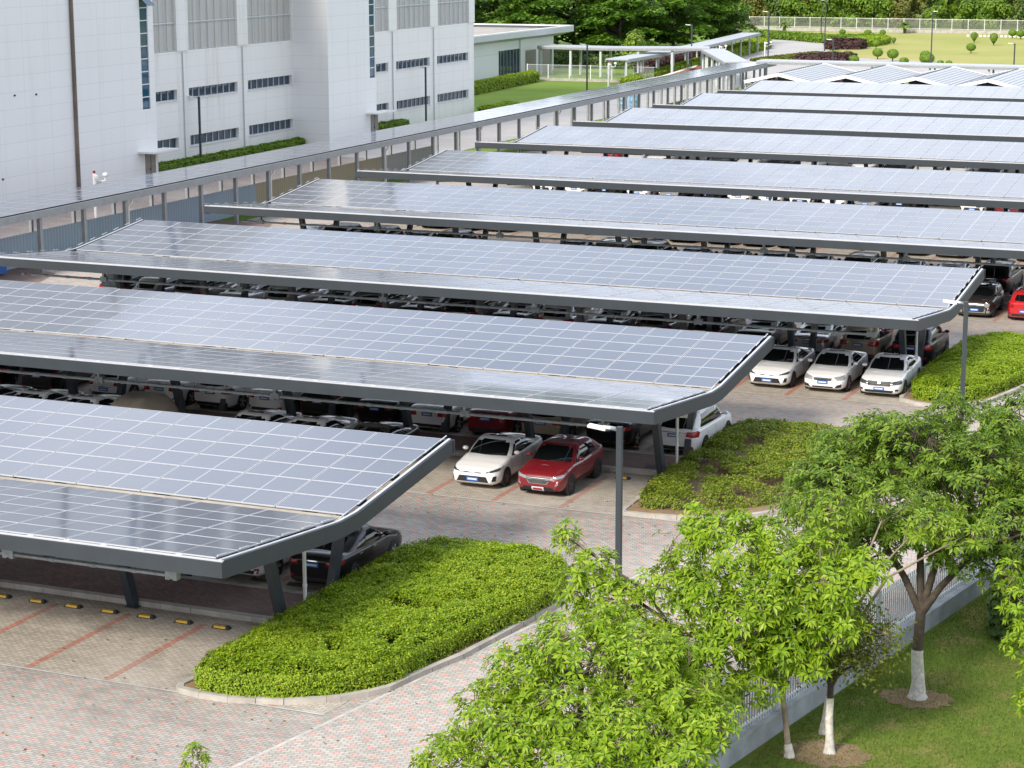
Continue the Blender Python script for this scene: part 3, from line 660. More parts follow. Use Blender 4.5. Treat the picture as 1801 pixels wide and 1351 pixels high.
# ------------------------------------------------------------------ cars
PAINT={'white':paint('white_car_paint',(.84,.84,.84)),'black':paint('black_car_paint',(.008,.008,.010)),'red':paint('dark_red_car_paint',(.19,.008,.014)),'bright_red':paint('bright_red_car_paint',(.50,.015,.020)),
 'silver':paint('silver_car_paint',(.42,.43,.44),.55,.35),'grey':paint('grey_car_paint',(.10,.105,.11),.4,.35),'brown':paint('brown_car_paint',(.045,.033,.028),.3,.35),'gold':paint('beige_car_paint',(.40,.34,.25),.3,.35),'blue':paint('dark_blue_car_paint',(.012,.02,.05),.2,.3)}
M['glass']=NT('car_glass').base((.006,.008,.009)).set(.02,0,.6).mat
M['trim']=plain('black_plastic_trim',(.015,.015,.016),.55); M['tyre']=plain('tyre_rubber',(.02,.02,.02),.8); M['rim']=plain('alloy_rim',(.38,.39,.40),.3,.7); M['rimd']=plain('dark_alloy_rim',(.06,.06,.065),.35,.5)
M['chrome']=plain('chrome',(.70,.70,.71),.12,.95,var=.02)
M['hl']=NT('headlight_glass').base((.34,.36,.38)).set(.06,.3,.8).mat; M['hld']=NT('dark_headlight').base((.07,.075,.08)).set(.05,.2,.8).mat
M['tl']=NT('taillight_red').base((.34,.010,.015)).set(.08,0,.7).mat; M['plate']=NT('blue_plate').base((.03,.13,.45)).set(.4).mat; M['platew']=NT('plate_light_band').base((.62,.68,.75)).set(.4).mat
M['bikered']=plain('bicycle_red',(.40,.14,.10),.5); M['cover']=plain('beige_car_cover',(.40,.35,.28),.85,var=.15,scale=2)
def interp(P, x):
    for (a,b),(c,d) in zip(P,P[1:]):
        if x<=c:
            f=(x-a)/(c-a); f=f*f*(3-2*f)*.5+f*.5; return b+(d-b)*f
    return P[-1][1]
BODY={ # L,W,H, top profile from the nose, roof: cowl,roof front,roof rear,backlight base (fractions of L), belt height
 'sedan':dict(L=4.62,W=1.79,H=1.45,top=[(0,.60),(.012,.68),(.05,.74),(.14,.83),(.29,.95),(.5,.96),(.75,1.00),(.93,1.03),(.985,.98),(1,.86)],gh=(.285,.435,.63,.875),wr=.60,zb=.20),
 'suv':dict(L=4.45,W=1.84,H=1.66,top=[(0,.66),(.012,.80),(.05,.90),(.15,.99),(.27,1.06),(.5,1.06),(.75,1.08),(.95,1.10),(.985,1.04),(1,.94)],gh=(.265,.40,.87,.965),wr=.66,zb=.24),
 'crossover':dict(L=4.28,W=1.77,H=1.54,top=[(0,.62),(.012,.76),(.05,.85),(.15,.94),(.29,1.02),(.5,1.01),(.75,1.04),(.93,1.07),(.985,1.0),(1,.9)],gh=(.285,.43,.78,.95),wr=.62,zb=.24),
 'hatch':dict(L=4.15,W=1.75,H=1.48,top=[(0,.60),(.012,.70),(.05,.78),(.15,.87),(.27,.96),(.5,.96),(.75,.98),(.94,1.0),(.985,.94),(1,.84)],gh=(.265,.42,.83,.955),wr=.63,zb=.20),
 'mini':dict(L=3.85,W=1.72,H=1.42,top=[(0,.58),(.012,.76),(.05,.85),(.15,.90),(.28,.95),(.5,.95),(.75,.96),(.94,.98),(.985,.92),(1,.8)],gh=(.30,.385,.86,.965),wr=.70,zb=.18),
}
def build_body(k):
    B=BODY[k]; L,W,H=B['L'],B['W'],B['H']; hw=W/2; low=MB(); NS=44
    ring_t=[]; vs=[]; fs=[]
    st=[0,.004,.012,.025,.045]+[.045+(.91)*i/NS for i in range(1,NS)]+[.955,.975,.988,.996,1]
    for s in st:
        y=(s-.5)*L; zt=interp(B['top'],s); e=max(0,abs(s-.5)*2-.72)/.28; wd=hw*(1-.20*e**2.6)
        zb=B['zb']+(.10 if s<.004 or s>.996 else .05 if s<.02 or s>.98 else 0)
        if s<.01 or s>.99: wd*=.97
        zm=zb+(zt-zb)*.52
        half=[(0,zb),(.80,zb),(.94,zb+.03),(.985,zb+.14),(1,zm-.06),(.998,zm+.08),(.975,zt-.14),(.95,zt-.06),(.90,zt-.012),(.80,zt+.012),(.5,zt+.03),(0,zt+.038)]
        ring=[(x*wd,y,z) for x,z in half]+[(-x*wd,y,z) for x,z in half[-2:0:-1]]
        vs+=ring
    n=22
    for i in range(len(st)-1):
        for j in range(n): fs.append((i*n+j,i*n+(j+1)%n,(i+1)*n+(j+1)%n,(i+1)*n+j))
    low.raw(vs,fs,0,True); low.raw(vs[:n],[tuple(range(n))[::-1]],0); low.raw(vs[-n:],[tuple(range(n))],0)
    bv=BVHTree.FromPolygons([Vector(v) for v in low.v],low.f)
    # greenhouse
    c0,r0,r1,c1=[(g-.5)*L for g in B['gh']]; wb=hw*.93; wr=hw*B['wr']/.66*.66 if 0 else hw*(B['wr']+.12)
    zr=H-.07; cols=[]; NF,NSd=9,19
    def outline(ya,yb,wd,z,bow,zf):
        P=[]
        for i in range(NF): x=(-1+2*i/(NF-1)); P.append((x*wd*.86,ya-bow*(1-x*x),zf(ya)))
        for i in range(NSd): f=(i+.6)/(NSd+.2); y=ya+(yb-ya)*f; ww=wd*(1-.05*max(0,2*f-1)**2-.10*max(0,.12-f)/.12-.10*max(0,f-.9)/.1); P.append((ww,y,zf(y)))
        for i in range(NF): x=(1-2*i/(NF-1)); P.append((x*wd*.84,yb+bow*.6*(1-x*x),zf(yb)))
        for i in range(NSd): f=1-(i+.6)/(NSd+.2); y=ya+(yb-ya)*f; ww=wd*(1-.05*max(0,2*f-1)**2-.10*max(0,.12-f)/.12-.10*max(0,f-.9)/.1); P.append((-ww,y,zf(y)))
        return P
    zbelt=lambda y: interp(B['top'],y/L+.5)-.015
    Bt=outline(c0,c1,wb,0,.16,zbelt); Rt=outline(r0,r1,wr,0,.07,lambda y: zr-(.16 if k=='sedan' else .05)*max(0,(y-r0)/(r1-r0)-.5)-.035*max(0,.3-(y-r0)/(r1-r0)))
    N=len(Bt); R=7; rows=[]
    for r in range(R+1):
        f=r/R; row=[]
        for a,b in zip(Bt,Rt):
            bul=.035*math.sin(PI*f); cx=1 if abs(a[0])>.6*wb else .3
            row.append((a[0]+(b[0]-a[0])*f+math.copysign(bul*cx,a[0]),a[1]+(b[1]-a[1])*f,a[2]+(b[2]-a[2])*f))
        rows.append(row)
    crown=[]
    cy=(r0+r1)/2
    for q,(sc_,dz) in enumerate(((.93,.030),(.75,.052),(.45,.066),(.12,.070))):
        crown.append([(p[0]*sc_,cy+(p[1]-cy)*sc_,p[2]+dz) for p in Rt])
    allr=rows+crown; gv=[p for r in allr for p in r]; top=[]
    glass={'windshield':[],'rear_window':[],'side_window':[],'side_window2':[]}; gb=[]
    for r in range(len(allr)-1):
        for j in range(N):
            j2=(j+1)%N; q=(r*N+j,r*N+j2,(r+1)*N+j2,(r+1)*N+j); key=None
            if r<R-0 and r<R:
                if j<NF-1 and r<R-(j in (0,NF-2)): key='windshield'
                elif NF<=j<NF+NSd-1 and r<R-1:
                    f=(j-NF+.5)/(NSd-1); lim=.80 if k in('sedan','crossover') else .88
                    if .07<f<lim and r<R-2+(f>.15): key='side_window'
                elif NF+NSd<j<2*NF+NSd-2 and r<R-(1 if k=='sedan' else 2): key='rear_window'
                elif 2*NF+NSd<=j<N-1 and r<R-1:
                    f=1-(j-2*NF-NSd+.5)/(NSd-1); lim=.80 if k in('sedan','crossover') else .88
                    if .07<f<lim and r<R-2+(f>.15): key='side_window2'
            if key: glass[key].append(q)
            else: gb.append(q)
    low.raw(gv,gb,0,True); low.raw([p for p in allr[-1]],[tuple(range(N))],0,True)
    full=BVHTree.FromPolygons([Vector(v) for v in low.v]+[Vector(v) for v in gv],low.f+[tuple(len(low.v)+i for i in q) for g in glass.values() for q in g])
    # wheel arches: dark discs standing just proud of the body side
    rw=.335 if k in('suv','crossover') else .315; wy=(-.5*L+.20*L, -.5*L+.785*L)
    arch=MB()
    for y in wy:
        for sx in (-1,1):
            hit=bv.ray_cast(Vector((sx*3,y,.55)),Vector((-sx,0,0)))[0]; x=abs(hit.x) if hit else hw
            arch.lathe([(-.10,rw+.055),(.012,rw+.055),(.012,0)],(sx*x,y,rw),(sx,0,0),28,0,False)
    return dict(B=B,low=low,gv=gv,glass=glass,bvh=full,rw=rw,wy=wy,hw=hw,arch=arch,roof=(r0,r1,wr))
BODIES={k:build_body(k) for k in BODY}
def sub_mesh(gv, faces, name, mat):
    idx=sorted({i for q in faces for i in q}); mp={v:i for i,v in enumerate(idx)}; mb=MB(); mb.raw([gv[i] for i in idx],[tuple(mp[i] for i in q) for q in faces],0,True); return mb.mesh(name,mat)
def patch(D, quad, axis, mb=None, nx=8, ny=3, off=.008, m=0):
    """quad of four (a,b) points seen along an axis and laid on the body: f front, r rear, s/S right and left side, t top"""
    mb=mb or MB(); P=[]
    for j in range(ny+1):
        for i in range(nx+1):
            u,v=i/nx,j/ny; a=[(quad[0][c]*(1-u)+quad[1][c]*u)*(1-v)+(quad[3][c]*(1-u)+quad[2][c]*u)*v for c in (0,1)]
            o,d={'f':((a[0],-6,a[1]),(0,1,0)),'r':((a[0],6,a[1]),(0,-1,0)),'s':((6,a[0],a[1]),(-1,0,0)),'S':((-6,a[0],a[1]),(1,0,0)),'t':((a[0],a[1],6),(0,0,-1))}[axis]
            h=D['bvh'].ray_cast(Vector(o),Vector(d))
            P.append(h[0]+(h[1] if h[1].dot(Vector(d))<0 else -h[1])*off-Vector(d)*off*.5 if h[0] is not None else (P[-1] if P else Vector(o)))
    fs=[(j*(nx+1)+i,j*(nx+1)+i+1,(j+1)*(nx+1)+i+1,(j+1)*(nx+1)+i) for j in range(ny) for i in range(nx)]
    mb.raw(P,fs,m,True); return mb
def mir(q): return [(-a,b) for a,b in q]
WHEEL={}
def wheel_meshes(r, dark):
    key=(r,dark)
    if key not in WHEEL:
        t=MB(); t.lathe([(-.10,r*.66),(-.10,r*.92),(-.06,r),(.055,r),(.10,r*.93),(.10,r*.68),(.05,r*.66)],(0,0,0),(1,0,0),28)
        q=MB(); q.lathe([(.035,r*.67),(.085,r*.67),(.088,r*.62),(.03,r*.60),(.03,0)],(0,0,0),(1,0,0),28,1,False)
        for k in range(5):
            a=2*PI*k/5
            for da in (-.13,.13): q.bar((.075,math.cos(a)*.05,math.sin(a)*.05),(.085,math.cos(a+da)*r*.63,math.sin(a+da)*r*.63),.045,.03,0,up=(1,0,0))
        q.lathe([(.03,.055),(.092,.055),(.092,0)],(0,0,0),(1,0,0),12,0,False)
        WHEEL[key]=(t.mesh('wheel',M['tyre']),q.mesh('rim',[M['rimd'] if dark else M['rim'],M['trim']]))
    return WHEEL[key]
STYLE={
 'sedan_a':dict(body='sedan',front='wide_mouth',rear='bar',sunroof=True),'sedan_b':dict(body='sedan',front='slim',rear='plain',sunroof=True),'sedan_c':dict(body='sedan',front='bars',rear='plain',sunroof=True),
 'sedan_d':dict(body='sedan',front='slim',rear='bar',sunroof=False),'suv_a':dict(body='suv',front='slim',rear='suv',sunroof=False,clad=True),'suv_b':dict(body='suv',front='bars',rear='suv',sunroof=True,clad=True),
 'crossover':dict(body='crossover',front='shield',rear='suv',sunroof=False,clad=True),'hatch':dict(body='hatch',front='slim',rear='hatch',sunroof=False),'mini':dict(body='mini',front='round',rear='hatch',sunroof=True)}
PROTO={}
def car_parts(style, colour, view):
    """list of (name, mesh, location, rotz, [sub-parts]) ; view: 'front' / 'rear' / 'full'"""
    key=(style,colour,view)
    if key in PROTO: return PROTO[key]
    S=STYLE[style]; D=BODIES[S['body']]; B=D['B']; L,W,H=B['L'],B['W'],B['H']; hw=D['hw']; out=[]
    bm_=MB(); bm_.raw(D['low'].v,D['low'].f,0,True); bm_.sm=list(D['low'].sm); a=D['arch']; bm_.raw(a.v,a.f,1)
    if S.get('clad'):
        for sd in 'sS': patch(D,[(-.29*L,.25),(.27*L,.25),(.27*L,.42),(-.29*L,.42)],sd,bm_,12,2,.012,1)
        patch(D,[(-hw*.8,.26),(hw*.8,.26),(hw*.82,.40),(-hw*.82,.40)],'r',bm_,12,2,.012,1)
    else:
        for sd in 'sS': patch(D,[(-.29*L,B['zb']+.02),(.27*L,B['zb']+.02),(.27*L,B['zb']+.07),(-.29*L,B['zb']+.07)],sd,bm_,12,1,.008,1)
    for sd in 'sS':   # door seams
        for y in (-.20*L,.015*L,.225*L): patch(D,[(y,.36),(y+.014,.36),(y+.014,.90),(y,.90)],sd,bm_,1,6,.004,1)
    out.append(('body',bm_.mesh('body',[PAINT[colour],M['trim']]),(0,0,0),0,[]))
    g=D['glass']; out.append(('windshield',sub_mesh(D['gv'],g['windshield'],'windshield',M['glass']),(0,0,0),0,[])); out.append(('rear_window',sub_mesh(D['gv'],g['rear_window'],'rear_window',M['glass']),(0,0,0),0,[]))
    for k in ('side_window','side_window2'): out.append(('side_window',sub_mesh(D['gv'],g[k],'side_window',M['glass']),(0,0,0),0,[]))
    if S['sunroof']:
        r0,r1,wr=D['roof']; y0=r0+.20; y1=y0+.52; out.append(('sunroof',patch(D,[(-.34,y0),(.34,y0),(.35,y1),(-.35,y1)],'t',None,6,5,.006).mesh('sunroof',M['glass']),(0,0,0),0,[]))
    dark=style in('crossover','mini','sedan_a','suv_b')
    tm,rm=wheel_meshes(D['rw'],dark)
    for y in D['wy']:
        for sx in (-1,1): out.append(('wheel',tm,(sx*(hw-.075),y,D['rw']),0 if sx>0 else PI,[('rim',rm)]))
    if view!='rear':
        f=S['front']; z=interp(B['top'],.05)
        if f=='round':
            for sx in (-1,1):
                h=D['bvh'].ray_cast(Vector((sx*.60,-6,.70)),Vector((0,1,0)))[0]; mb=MB(); mb.lathe([(-.06,.135),(.03,.135),(.045,.115)],(h.x,h.y,h.z),(0,-1,.12),24,1,False); mb.lathe([(.046,.115),(.06,.06),(.062,0)],(h.x,h.y,h.z),(0,-1,.12),24,0); out.append(('headlight',mb.mesh('headlight',[M['hl'],M['chrome']]),(0,0,0),0,[]))
            out.append(('grille',patch(D,[(-.46,.34),(.46,.34),(.50,.60),(-.50,.60)],'f',patch(D,[(-.52,.30),(.52,.30),(.57,.64),(-.57,.64)],'f',None,8,4,.008,1),8,4,.016,0).mesh('grille',[M['trim'],M['chrome']]),(0,0,0),0,[]))
            mb=MB()
            for sx in (-1,1): patch(D,[(sx*.60,.30),(sx*.74,.30),(sx*.74,.42),(sx*.60,.42)],'f',mb,3,3)
            out.append(('fog_light',mb.mesh('fog_light',M['hl']),(0,0,0),0,[]))
            out.append(('racing_stripe',patch(D,[(-.30,-.5*L+.15),(.30,-.5*L+.15),(.34,-.5*L+1.05),(-.34,-.5*L+1.05)],'t',None,6,8,.005).mesh('racing_stripe',M['trim']),(0,0,0),0,[]))
        else:
            q={'wide_mouth':[(.40,z-.13),(.84,z-.07),(.86,z+.02),(.50,z-.08)],'slim':[(.42,z-.16),(.85,z-.13),(.87,z+.03),(.44,z-.04)],'bars':[(.46,z-.16),(.86,z-.13),(.87,z+.01),(.47,z-.05)],'shield':[(.40,z-.20),(.82,z-.13),(.86,z-.02),(.42,z-.12)]}[f]
            hm=M['hld'] if f in('wide_mouth','bars') else M['hl']
            for qq in (q,mir(q)):
                mb=patch(D,qq,'f',None,10,4,.010); out.append(('headlight',mb.mesh('headlight',hm),(0,0,0),0,[]))
            mb=MB()
            if f=='wide_mouth':
                patch(D,[(-.60,.30),(.60,.30),(.50,.50),(-.50,.50)],'f',mb,10,4,.010,0); patch(D,[(-.50,z-.125),(.50,z-.125),(.50,z-.10),(-.50,z-.10)],'f',mb,10,1,.012,1); patch(D,[(-.07,z-.12),(.07,z-.12),(.07,z-.045),(-.07,z-.045)],'f',mb,4,2,.016,1)
            elif f=='slim':
                patch(D,[(-.36,z-.17),(.36,z-.17),(.40,z-.07),(-.40,z-.07)],'f',mb,10,2,.010,0); patch(D,[(-.40,z-.085),(.40,z-.085),(.41,z-.065),(-.41,z-.065)],'f',mb,10,1,.015,1)
            elif f=='bars':
                patch(D,[(-.46,z-.21),(.46,z-.21),(.48,z-.03),(-.48,z-.03)],'f',mb,10,4,.010,0)
                for k in range(3): patch(D,[(-.46,z-.19+.055*k),(.46,z-.19+.055*k),(.46,z-.172+.055*k),(-.46,z-.172+.055*k)],'f',mb,10,1,.016,1)
                patch(D,[(-.05,z-.16),(.05,z-.16),(.05,z-.06),(-.05,z-.06)],'f',mb,4,2,.022,1)
            else:
                patch(D,[(-.33,z-.36),(.33,z-.36),(.50,z-.13),(-.50,z-.13)],'f',mb,10,5,.008,1); patch(D,[(-.30,z-.335),(.30,z-.335),(.455,z-.125),(-.455,z-.125)],'f',mb,10,5,.014,0)
                for k in range(5): patch(D,[(-.33-.02*k,z-.31+.036*k),(.33+.02*k,z-.31+.036*k),(.33+.02*k,z-.298+.036*k),(-.33-.02*k,z-.298+.036*k)],'f',mb,10,1,.018,2)
            out.append(('grille',mb.mesh('grille',[M['trim'],M['chrome'],M['rim']]),(0,0,0),0,[]))
            mb=MB()
            if f=='wide_mouth':
                for sx in (-1,1): patch(D,[(sx*.70,.34),(sx*.80,.34),(sx*.82,.52),(sx*.74,.52)],'f',mb,3,3)
            elif f=='slim':
                patch(D,[(-.42,.27),(.42,.27),(.46,.33),(-.46,.33)],'f',mb,8,2)
                for sx in (-1,1): patch(D,[(sx*.52,.28),(sx*.76,.30),(sx*.78,.44),(sx*.60,.40)],'f',mb,4,3)
            elif f=='bars':
                patch(D,[(-.55,.26),(.55,.26),(.62,.36),(-.62,.36)],'f',mb,10,2)
                for sx in (-1,1): patch(D,[(sx*.66,.34),(sx*.78,.34),(sx*.78,.42),(sx*.66,.42)],'f',mb,3,2)
            else: patch(D,[(-.62,.25),(.62,.25),(.52,.40),(-.52,.40)],'f',mb,10,3)
            out.append(('air_intake',mb.mesh('air_intake',M['trim']),(0,0,0),0,[]))
            if f=='shield':
                mb=MB()
                for sx in (-1,1): patch(D,[(sx*.62,.44),(sx*.72,.50),(sx*.73,.54),(sx*.63,.50)],'f',mb,3,2)
                out.append(('fog_light',mb.mesh('fog_light',M['hl']),(0,0,0),0,[]))
            if S.get('clad'): out.append(('skid_trim',patch(D,[(-.72,.245),(.72,.245),(.70,.275),(-.70,.275)],'f',None,10,1,.012).mesh('skid_trim',M['trim']),(0,0,0),0,[]))
        pz={'wide_mouth':.40,'slim':z-.24,'bars':.42,'shield':.33,'round':.45}[f]
        pm=M['platew'] if f=='shield' else M['plate']; pb=M['tl'] if f=='shield' else M['platew']
        mb=patch(D,[(-.22,pz-.07),(.22,pz-.07),(.22,pz+.07),(-.22,pz+.07)],'f',None,2,2,.024); patch(D,[(-.17,pz-.03),(.17,pz-.03),(.17,pz+.03),(-.17,pz+.03)],'f',mb,2,1,.030,1); out.append(('number_plate',mb.mesh('number_plate',[pm,pb]),(0,0,0),0,[]))
        mb=MB(); 
        for sx in (-1,1): mb.bar((sx*.05,D['B']['gh'][0]*L-.5*L-.10,interp(B['top'],.27)+.045),(sx*.05+.62*1,D['B']['gh'][0]*L-.5*L+.08,interp(B['top'],.29)+.07),.02,.02)
        out.append(('wiper',mb.mesh('wiper',M['trim']),(0,0,0),0,[]))
    if view!='front':
        r=S['rear']; zt=interp(B['top'],.985); mb=MB()
        q={'bar':[(.46,zt-.22),(.86,zt-.18),(.87,zt-.06),(.46,zt-.10)],'plain':[(.44,zt-.26),(.84,zt-.28),(.86,zt-.06),(.46,zt-.08)],'suv':[(.48,zt-.22),(.88,zt-.26),(.89,zt-.02),(.50,zt-.06)],'hatch':[(.50,zt-.24),(.84,zt-.26),(.86,zt-.04),(.52,zt-.06)]}[r]
        for qq in (q,mir(q)):
            mb=patch(D,qq,'r',None,8,3,.012); sgn='s' if qq is q else 'S'
            patch(D,[(.5*L-.30,zt-.20),(.5*L-.06,zt-.20),(.5*L-.06,zt-.06),(.5*L-.34,zt-.10)],sgn,mb,4,2,.010); out.append(('taillight',mb.mesh('taillight',M['tl']),(0,0,0),0,[]))
        mb=MB(); pz=zt-.20 if r!='hatch' else .52
        if r in('bar','suv'): patch(D,[(-.48,pz+.10),(.48,pz+.10),(.48,pz+.125),(-.48,pz+.125)],'r',mb,8,1,.014)
        else: patch(D,[(-.30,pz+.10),(.30,pz+.10),(.30,pz+.12),(-.30,pz+.12)],'r',mb,8,1,.014)
        out.append(('chrome_strip',mb.mesh('chrome_strip',M['chrome']),(0,0,0),0,[]))
        mb=patch(D,[(-.22,pz-.07),(.22,pz-.07),(.22,pz+.07),(-.22,pz+.07)],'r',None,2,2,.020); patch(D,[(-.17,pz-.03),(.17,pz-.03),(.17,pz+.03),(-.17,pz+.03)],'r',mb,2,1,.026,1); out.append(('number_plate',mb.mesh('number_plate',[M['plate'],M['platew']]),(0,0,0),0,[]))
        mb=MB(); patch(D,[(-.70,B['zb']+.09),(.70,B['zb']+.09),(.74,B['zb']+.20),(-.74,B['zb']+.20)],'r',mb,10,2,.010)
        out.append(('bumper_trim',mb.mesh('bumper_trim',M['trim']),(0,0,0),0,[]))
        mb=MB()
        for sx in (-1,1): patch(D,[(sx*.62,.40),(sx*.74,.40),(sx*.74,.46),(sx*.62,.46)],'r',mb,3,1,.014)
        out.append(('reflector',mb.mesh('reflector',M['tl']),(0,0,0),0,[]))
    mm=MB(); y=D['B']['gh'][0]*L-.5*L+.30; zz=interp(B['top'],.34)+.10
    mm.ellipsoid((0,0,0),(.115,.085,.075),12,7,0); mm.bar((-.10,.02,-.04),(-.18,.03,-.08),.05,.04,1); me=mm.mesh('wing_mirror',[PAINT[colour],M['trim']])
    out.append(('wing_mirror',me,(hw+.09,y,zz),0,[])); out.append(('wing_mirror',me,(-hw-.09,y,zz),PI,[]))
    mb=MB()
    for sx in (-1,1):
        for y in (.02*L-.10,.20*L): 
            h=D['bvh'].ray_cast(Vector((sx*6,y-.1,.82)),Vector((-sx,0,0)))[0]
            if h: mb.box(h.x-.015,h.x+.02*1,h.y-.10,h.y+.10,h.z-.015,h.z+.015)
    out.append(('door_handle',mb.mesh('door_handle',PAINT[colour] if colour!='black' else M['chrome']),(0,0,0),0,[]))
    PROTO[key]=out; return out
def place_car(style,colour,x,y,rz,label,cat,group,view):
    t=thing({'sedan':'sedan_car','suv':'suv_car','crossover':'small_suv_car','hatch':'hatchback_car','mini':'small_hatchback_car'}[STYLE[style]['body']],label,cat,(x,y,.006),rz,group)
    for n,me,loc,r,subs in car_parts(style,colour,view):
        o=link(n,me,t,loc); o.rotation_euler=(0,0,r)
        for sn,sm in subs: link(sn,sm,o)
    return t
KIND={'sedan_a':'sedan','sedan_b':'sedan','sedan_c':'sedan','sedan_d':'sedan','suv_a':'SUV','suv_b':'SUV','crossover':'small SUV','hatch':'hatchback','mini':'small hatchback'}
CWORD={'white':'white','black':'black','red':'dark red','bright_red':'bright red','silver':'silver','grey':'dark grey','brown':'dark brown','gold':'beige','blue':'dark blue'}
def row(i, side, cars, off=0):
    """cars: list of (x, style, colour, own label or None), from the right end"""
    Y=CY[i]; 
    for n,(x,st,cl,lab) in enumerate(cars):
        L=BODY[STYLE[st]['body']]['L']; j=rnd.uniform(-.08,.08)
        if side=='near': y=Y-4.85+L/2+j+off; rz=rnd.uniform(-.02,.02); view='front'
        else: y=Y+2.25+L/2+j+off; rz=PI+rnd.uniform(-.02,.02); view='rear'
        if lab and lab[0]=='~': rz+=PI; lab=lab[1:]; view='rear'
        lab=lab or '%s %s, %s car from the right in the %s row under the %s canopy'%(CWORD[cl],KIND[st],ORD[n],side,ORD[i-1])
        place_car(st,cl,x,y,rz,lab,'car','cars parked under the solar canopies',view)
row(1,'far',[(-28.95,'sedan_d','black','black sedan seen from behind under the end of the nearest canopy by the hedge'),(-31.4,'hatch','white','white hatchback mostly hidden under the nearest canopy, beside the black sedan')],.35)
row(2,'near',[(-26.78,'crossover','red','dark red small SUV with a big chrome-edged grille facing forward beside a white sedan'),(-29.28,'sedan_a','white','white sedan with sunroof facing forward left of the dark red small SUV'),(-34.15,'sedan_d','brown',None),(-36.75,'sedan_b','white','white sedan with dark glass roof behind the nearest panels, left of the dark brown sedan'),(-39.1,'sedan_a','white',None),(-46.55,'sedan_b','white',None),(-48.95,'sedan_c','white',None),(-51.4,'sedan_d','silver',None)])
row(2,'far',[(-24.35,'suv_a','white','white SUV seen from behind at the right end of the second canopy between its columns'),(-27.05,'sedan_d','black',None),(-29.6,'suv_b','gold',None),(-31.9,'sedan_b','red',None),(-34.3,'sedan_c','white',None),(-36.6,'sedan_d','black',None),(-39.1,'suv_b','black',None),(-41.45,'sedan_a','white',None),(-43.95,'suv_a','white',None),(-46.3,'sedan_b','white',None),(-49.0,'hatch','white',None),(-52.3,'suv_b','black',None),(-54.9,'suv_a','black',None)])
row(3,'near',[(-19.85,'sedan_c','white','white sedan with a chrome barred grille, nearest to the hedge of the three white sedans'),(-22.2,'sedan_b','white','middle one of the three white sedans facing forward under the third canopy end'),(-24.55,'sedan_a','white','leftmost of the three white sedans under the third canopy end, with wide black grille'),(-27.4,'sedan_d','black',None)],.45)
row(3,'far',[(-20.1,'suv_b','black',None),(-22.4,'suv_a','gold',None),(-24.75,'sedan_d','silver',None),(-27.3,'sedan_b','black',None),(-29.7,'suv_b','black',None),(-32.2,'suv_a','grey',None),(-34.6,'sedan_d','black',None),(-37.1,'suv_b','silver',None),(-39.5,'sedan_c','black',None),(-42.0,'suv_a','black',None),(-44.4,'sedan_d','black',None),(-46.9,'suv_b','grey',None),(-49.3,'sedan_b','black',None),(-51.9,'suv_a','silver',None),(-54.6,'sedan_d','silver',None),(-57.3,'suv_b','grey',None),(-59.7,'hatch','silver',None),(-61.6,'suv_b','black',None)],.2)
row(4,'near',[(-17.35,'hatch','bright_red','~bright red hatchback seen from behind, cut by the right edge, under the fourth canopy'),(-19.85,'mini','brown','dark brown small hatchback with round headlights and chrome grille facing forward')])
row(4,'far',[(-20.2,'suv_b','black',None),(-22.7,'sedan_d','white',None),(-25.1,'sedan_c','grey',None),(-27.6,'suv_a','black',None),(-30.2,'sedan_b','black',None),(-32.6,'sedan_d','black',None),(-35.0,'sedan_c','black',None),(-37.3,'sedan_b','blue',None),(-39.8,'suv_b','black',None),(-42.1,'suv_a','grey',None),(-44.5,'sedan_d','black',None),(-52.0,'suv_b','black',None),(-54.4,'sedan_b','black',None),(-56.8,'suv_a','black',None),(-59.4,'suv_b','black',None),(-61.6,'sedan_d','silver',None)],-.3)
row(5,'near',[(-20.3,'sedan_b','white',None),(-22.8,'sedan_d','black',None),(-25.0,'sedan_a','white',None),(-27.4,'sedan_c','white',None),(-34.7,'sedan_d','black',None),(-36.9,'sedan_c','black',None),(-39.1,'suv_b','black',None),(-41.6,'sedan_b','black',None),(-44.1,'sedan_d','white',None),(-54.0,'sedan_a','white',None),(-56.4,'sedan_d','red',None),(-58.6,'sedan_b','black',None)])
row(6,'near',[(-23.0,'sedan_d','black',None),(-25.4,'sedan_c','red',None),(-27.7,'sedan_a','white',None),(-32.7,'sedan_d','black',None),(-35.0,'sedan_c','silver',None),(-37.3,'sedan_b','white',None),(-39.7,'sedan_a','white',None),(-41.9,'sedan_d','white',None),(-44.2,'sedan_b','white',None),(-46.7,'sedan_d','black',None),(-49.3,'suv_b','silver',None),(-51.7,'sedan_c','white',None),(-54.2,'sedan_d','black',None),(-56.6,'sedan_b','white',None),(-59.1,'sedan_a','white',None)])
row(7,'near',[(-30.3,'sedan_c','black',None),(-32.9,'sedan_a','white',None),(-35.2,'sedan_b','white',None),(-37.6,'sedan_d','black',None),(-40.0,'suv_a','white',None),(-44.5,'sedan_d','white',None),(-46.9,'sedan_c','black',None),(-49.4,'sedan_a','white',None),(-51.8,'sedan_d','grey',None),(-56.9,'suv_b','white',None),(-59.0,'hatch','white',None),(-61.2,'sedan_b','bright_red',None)])
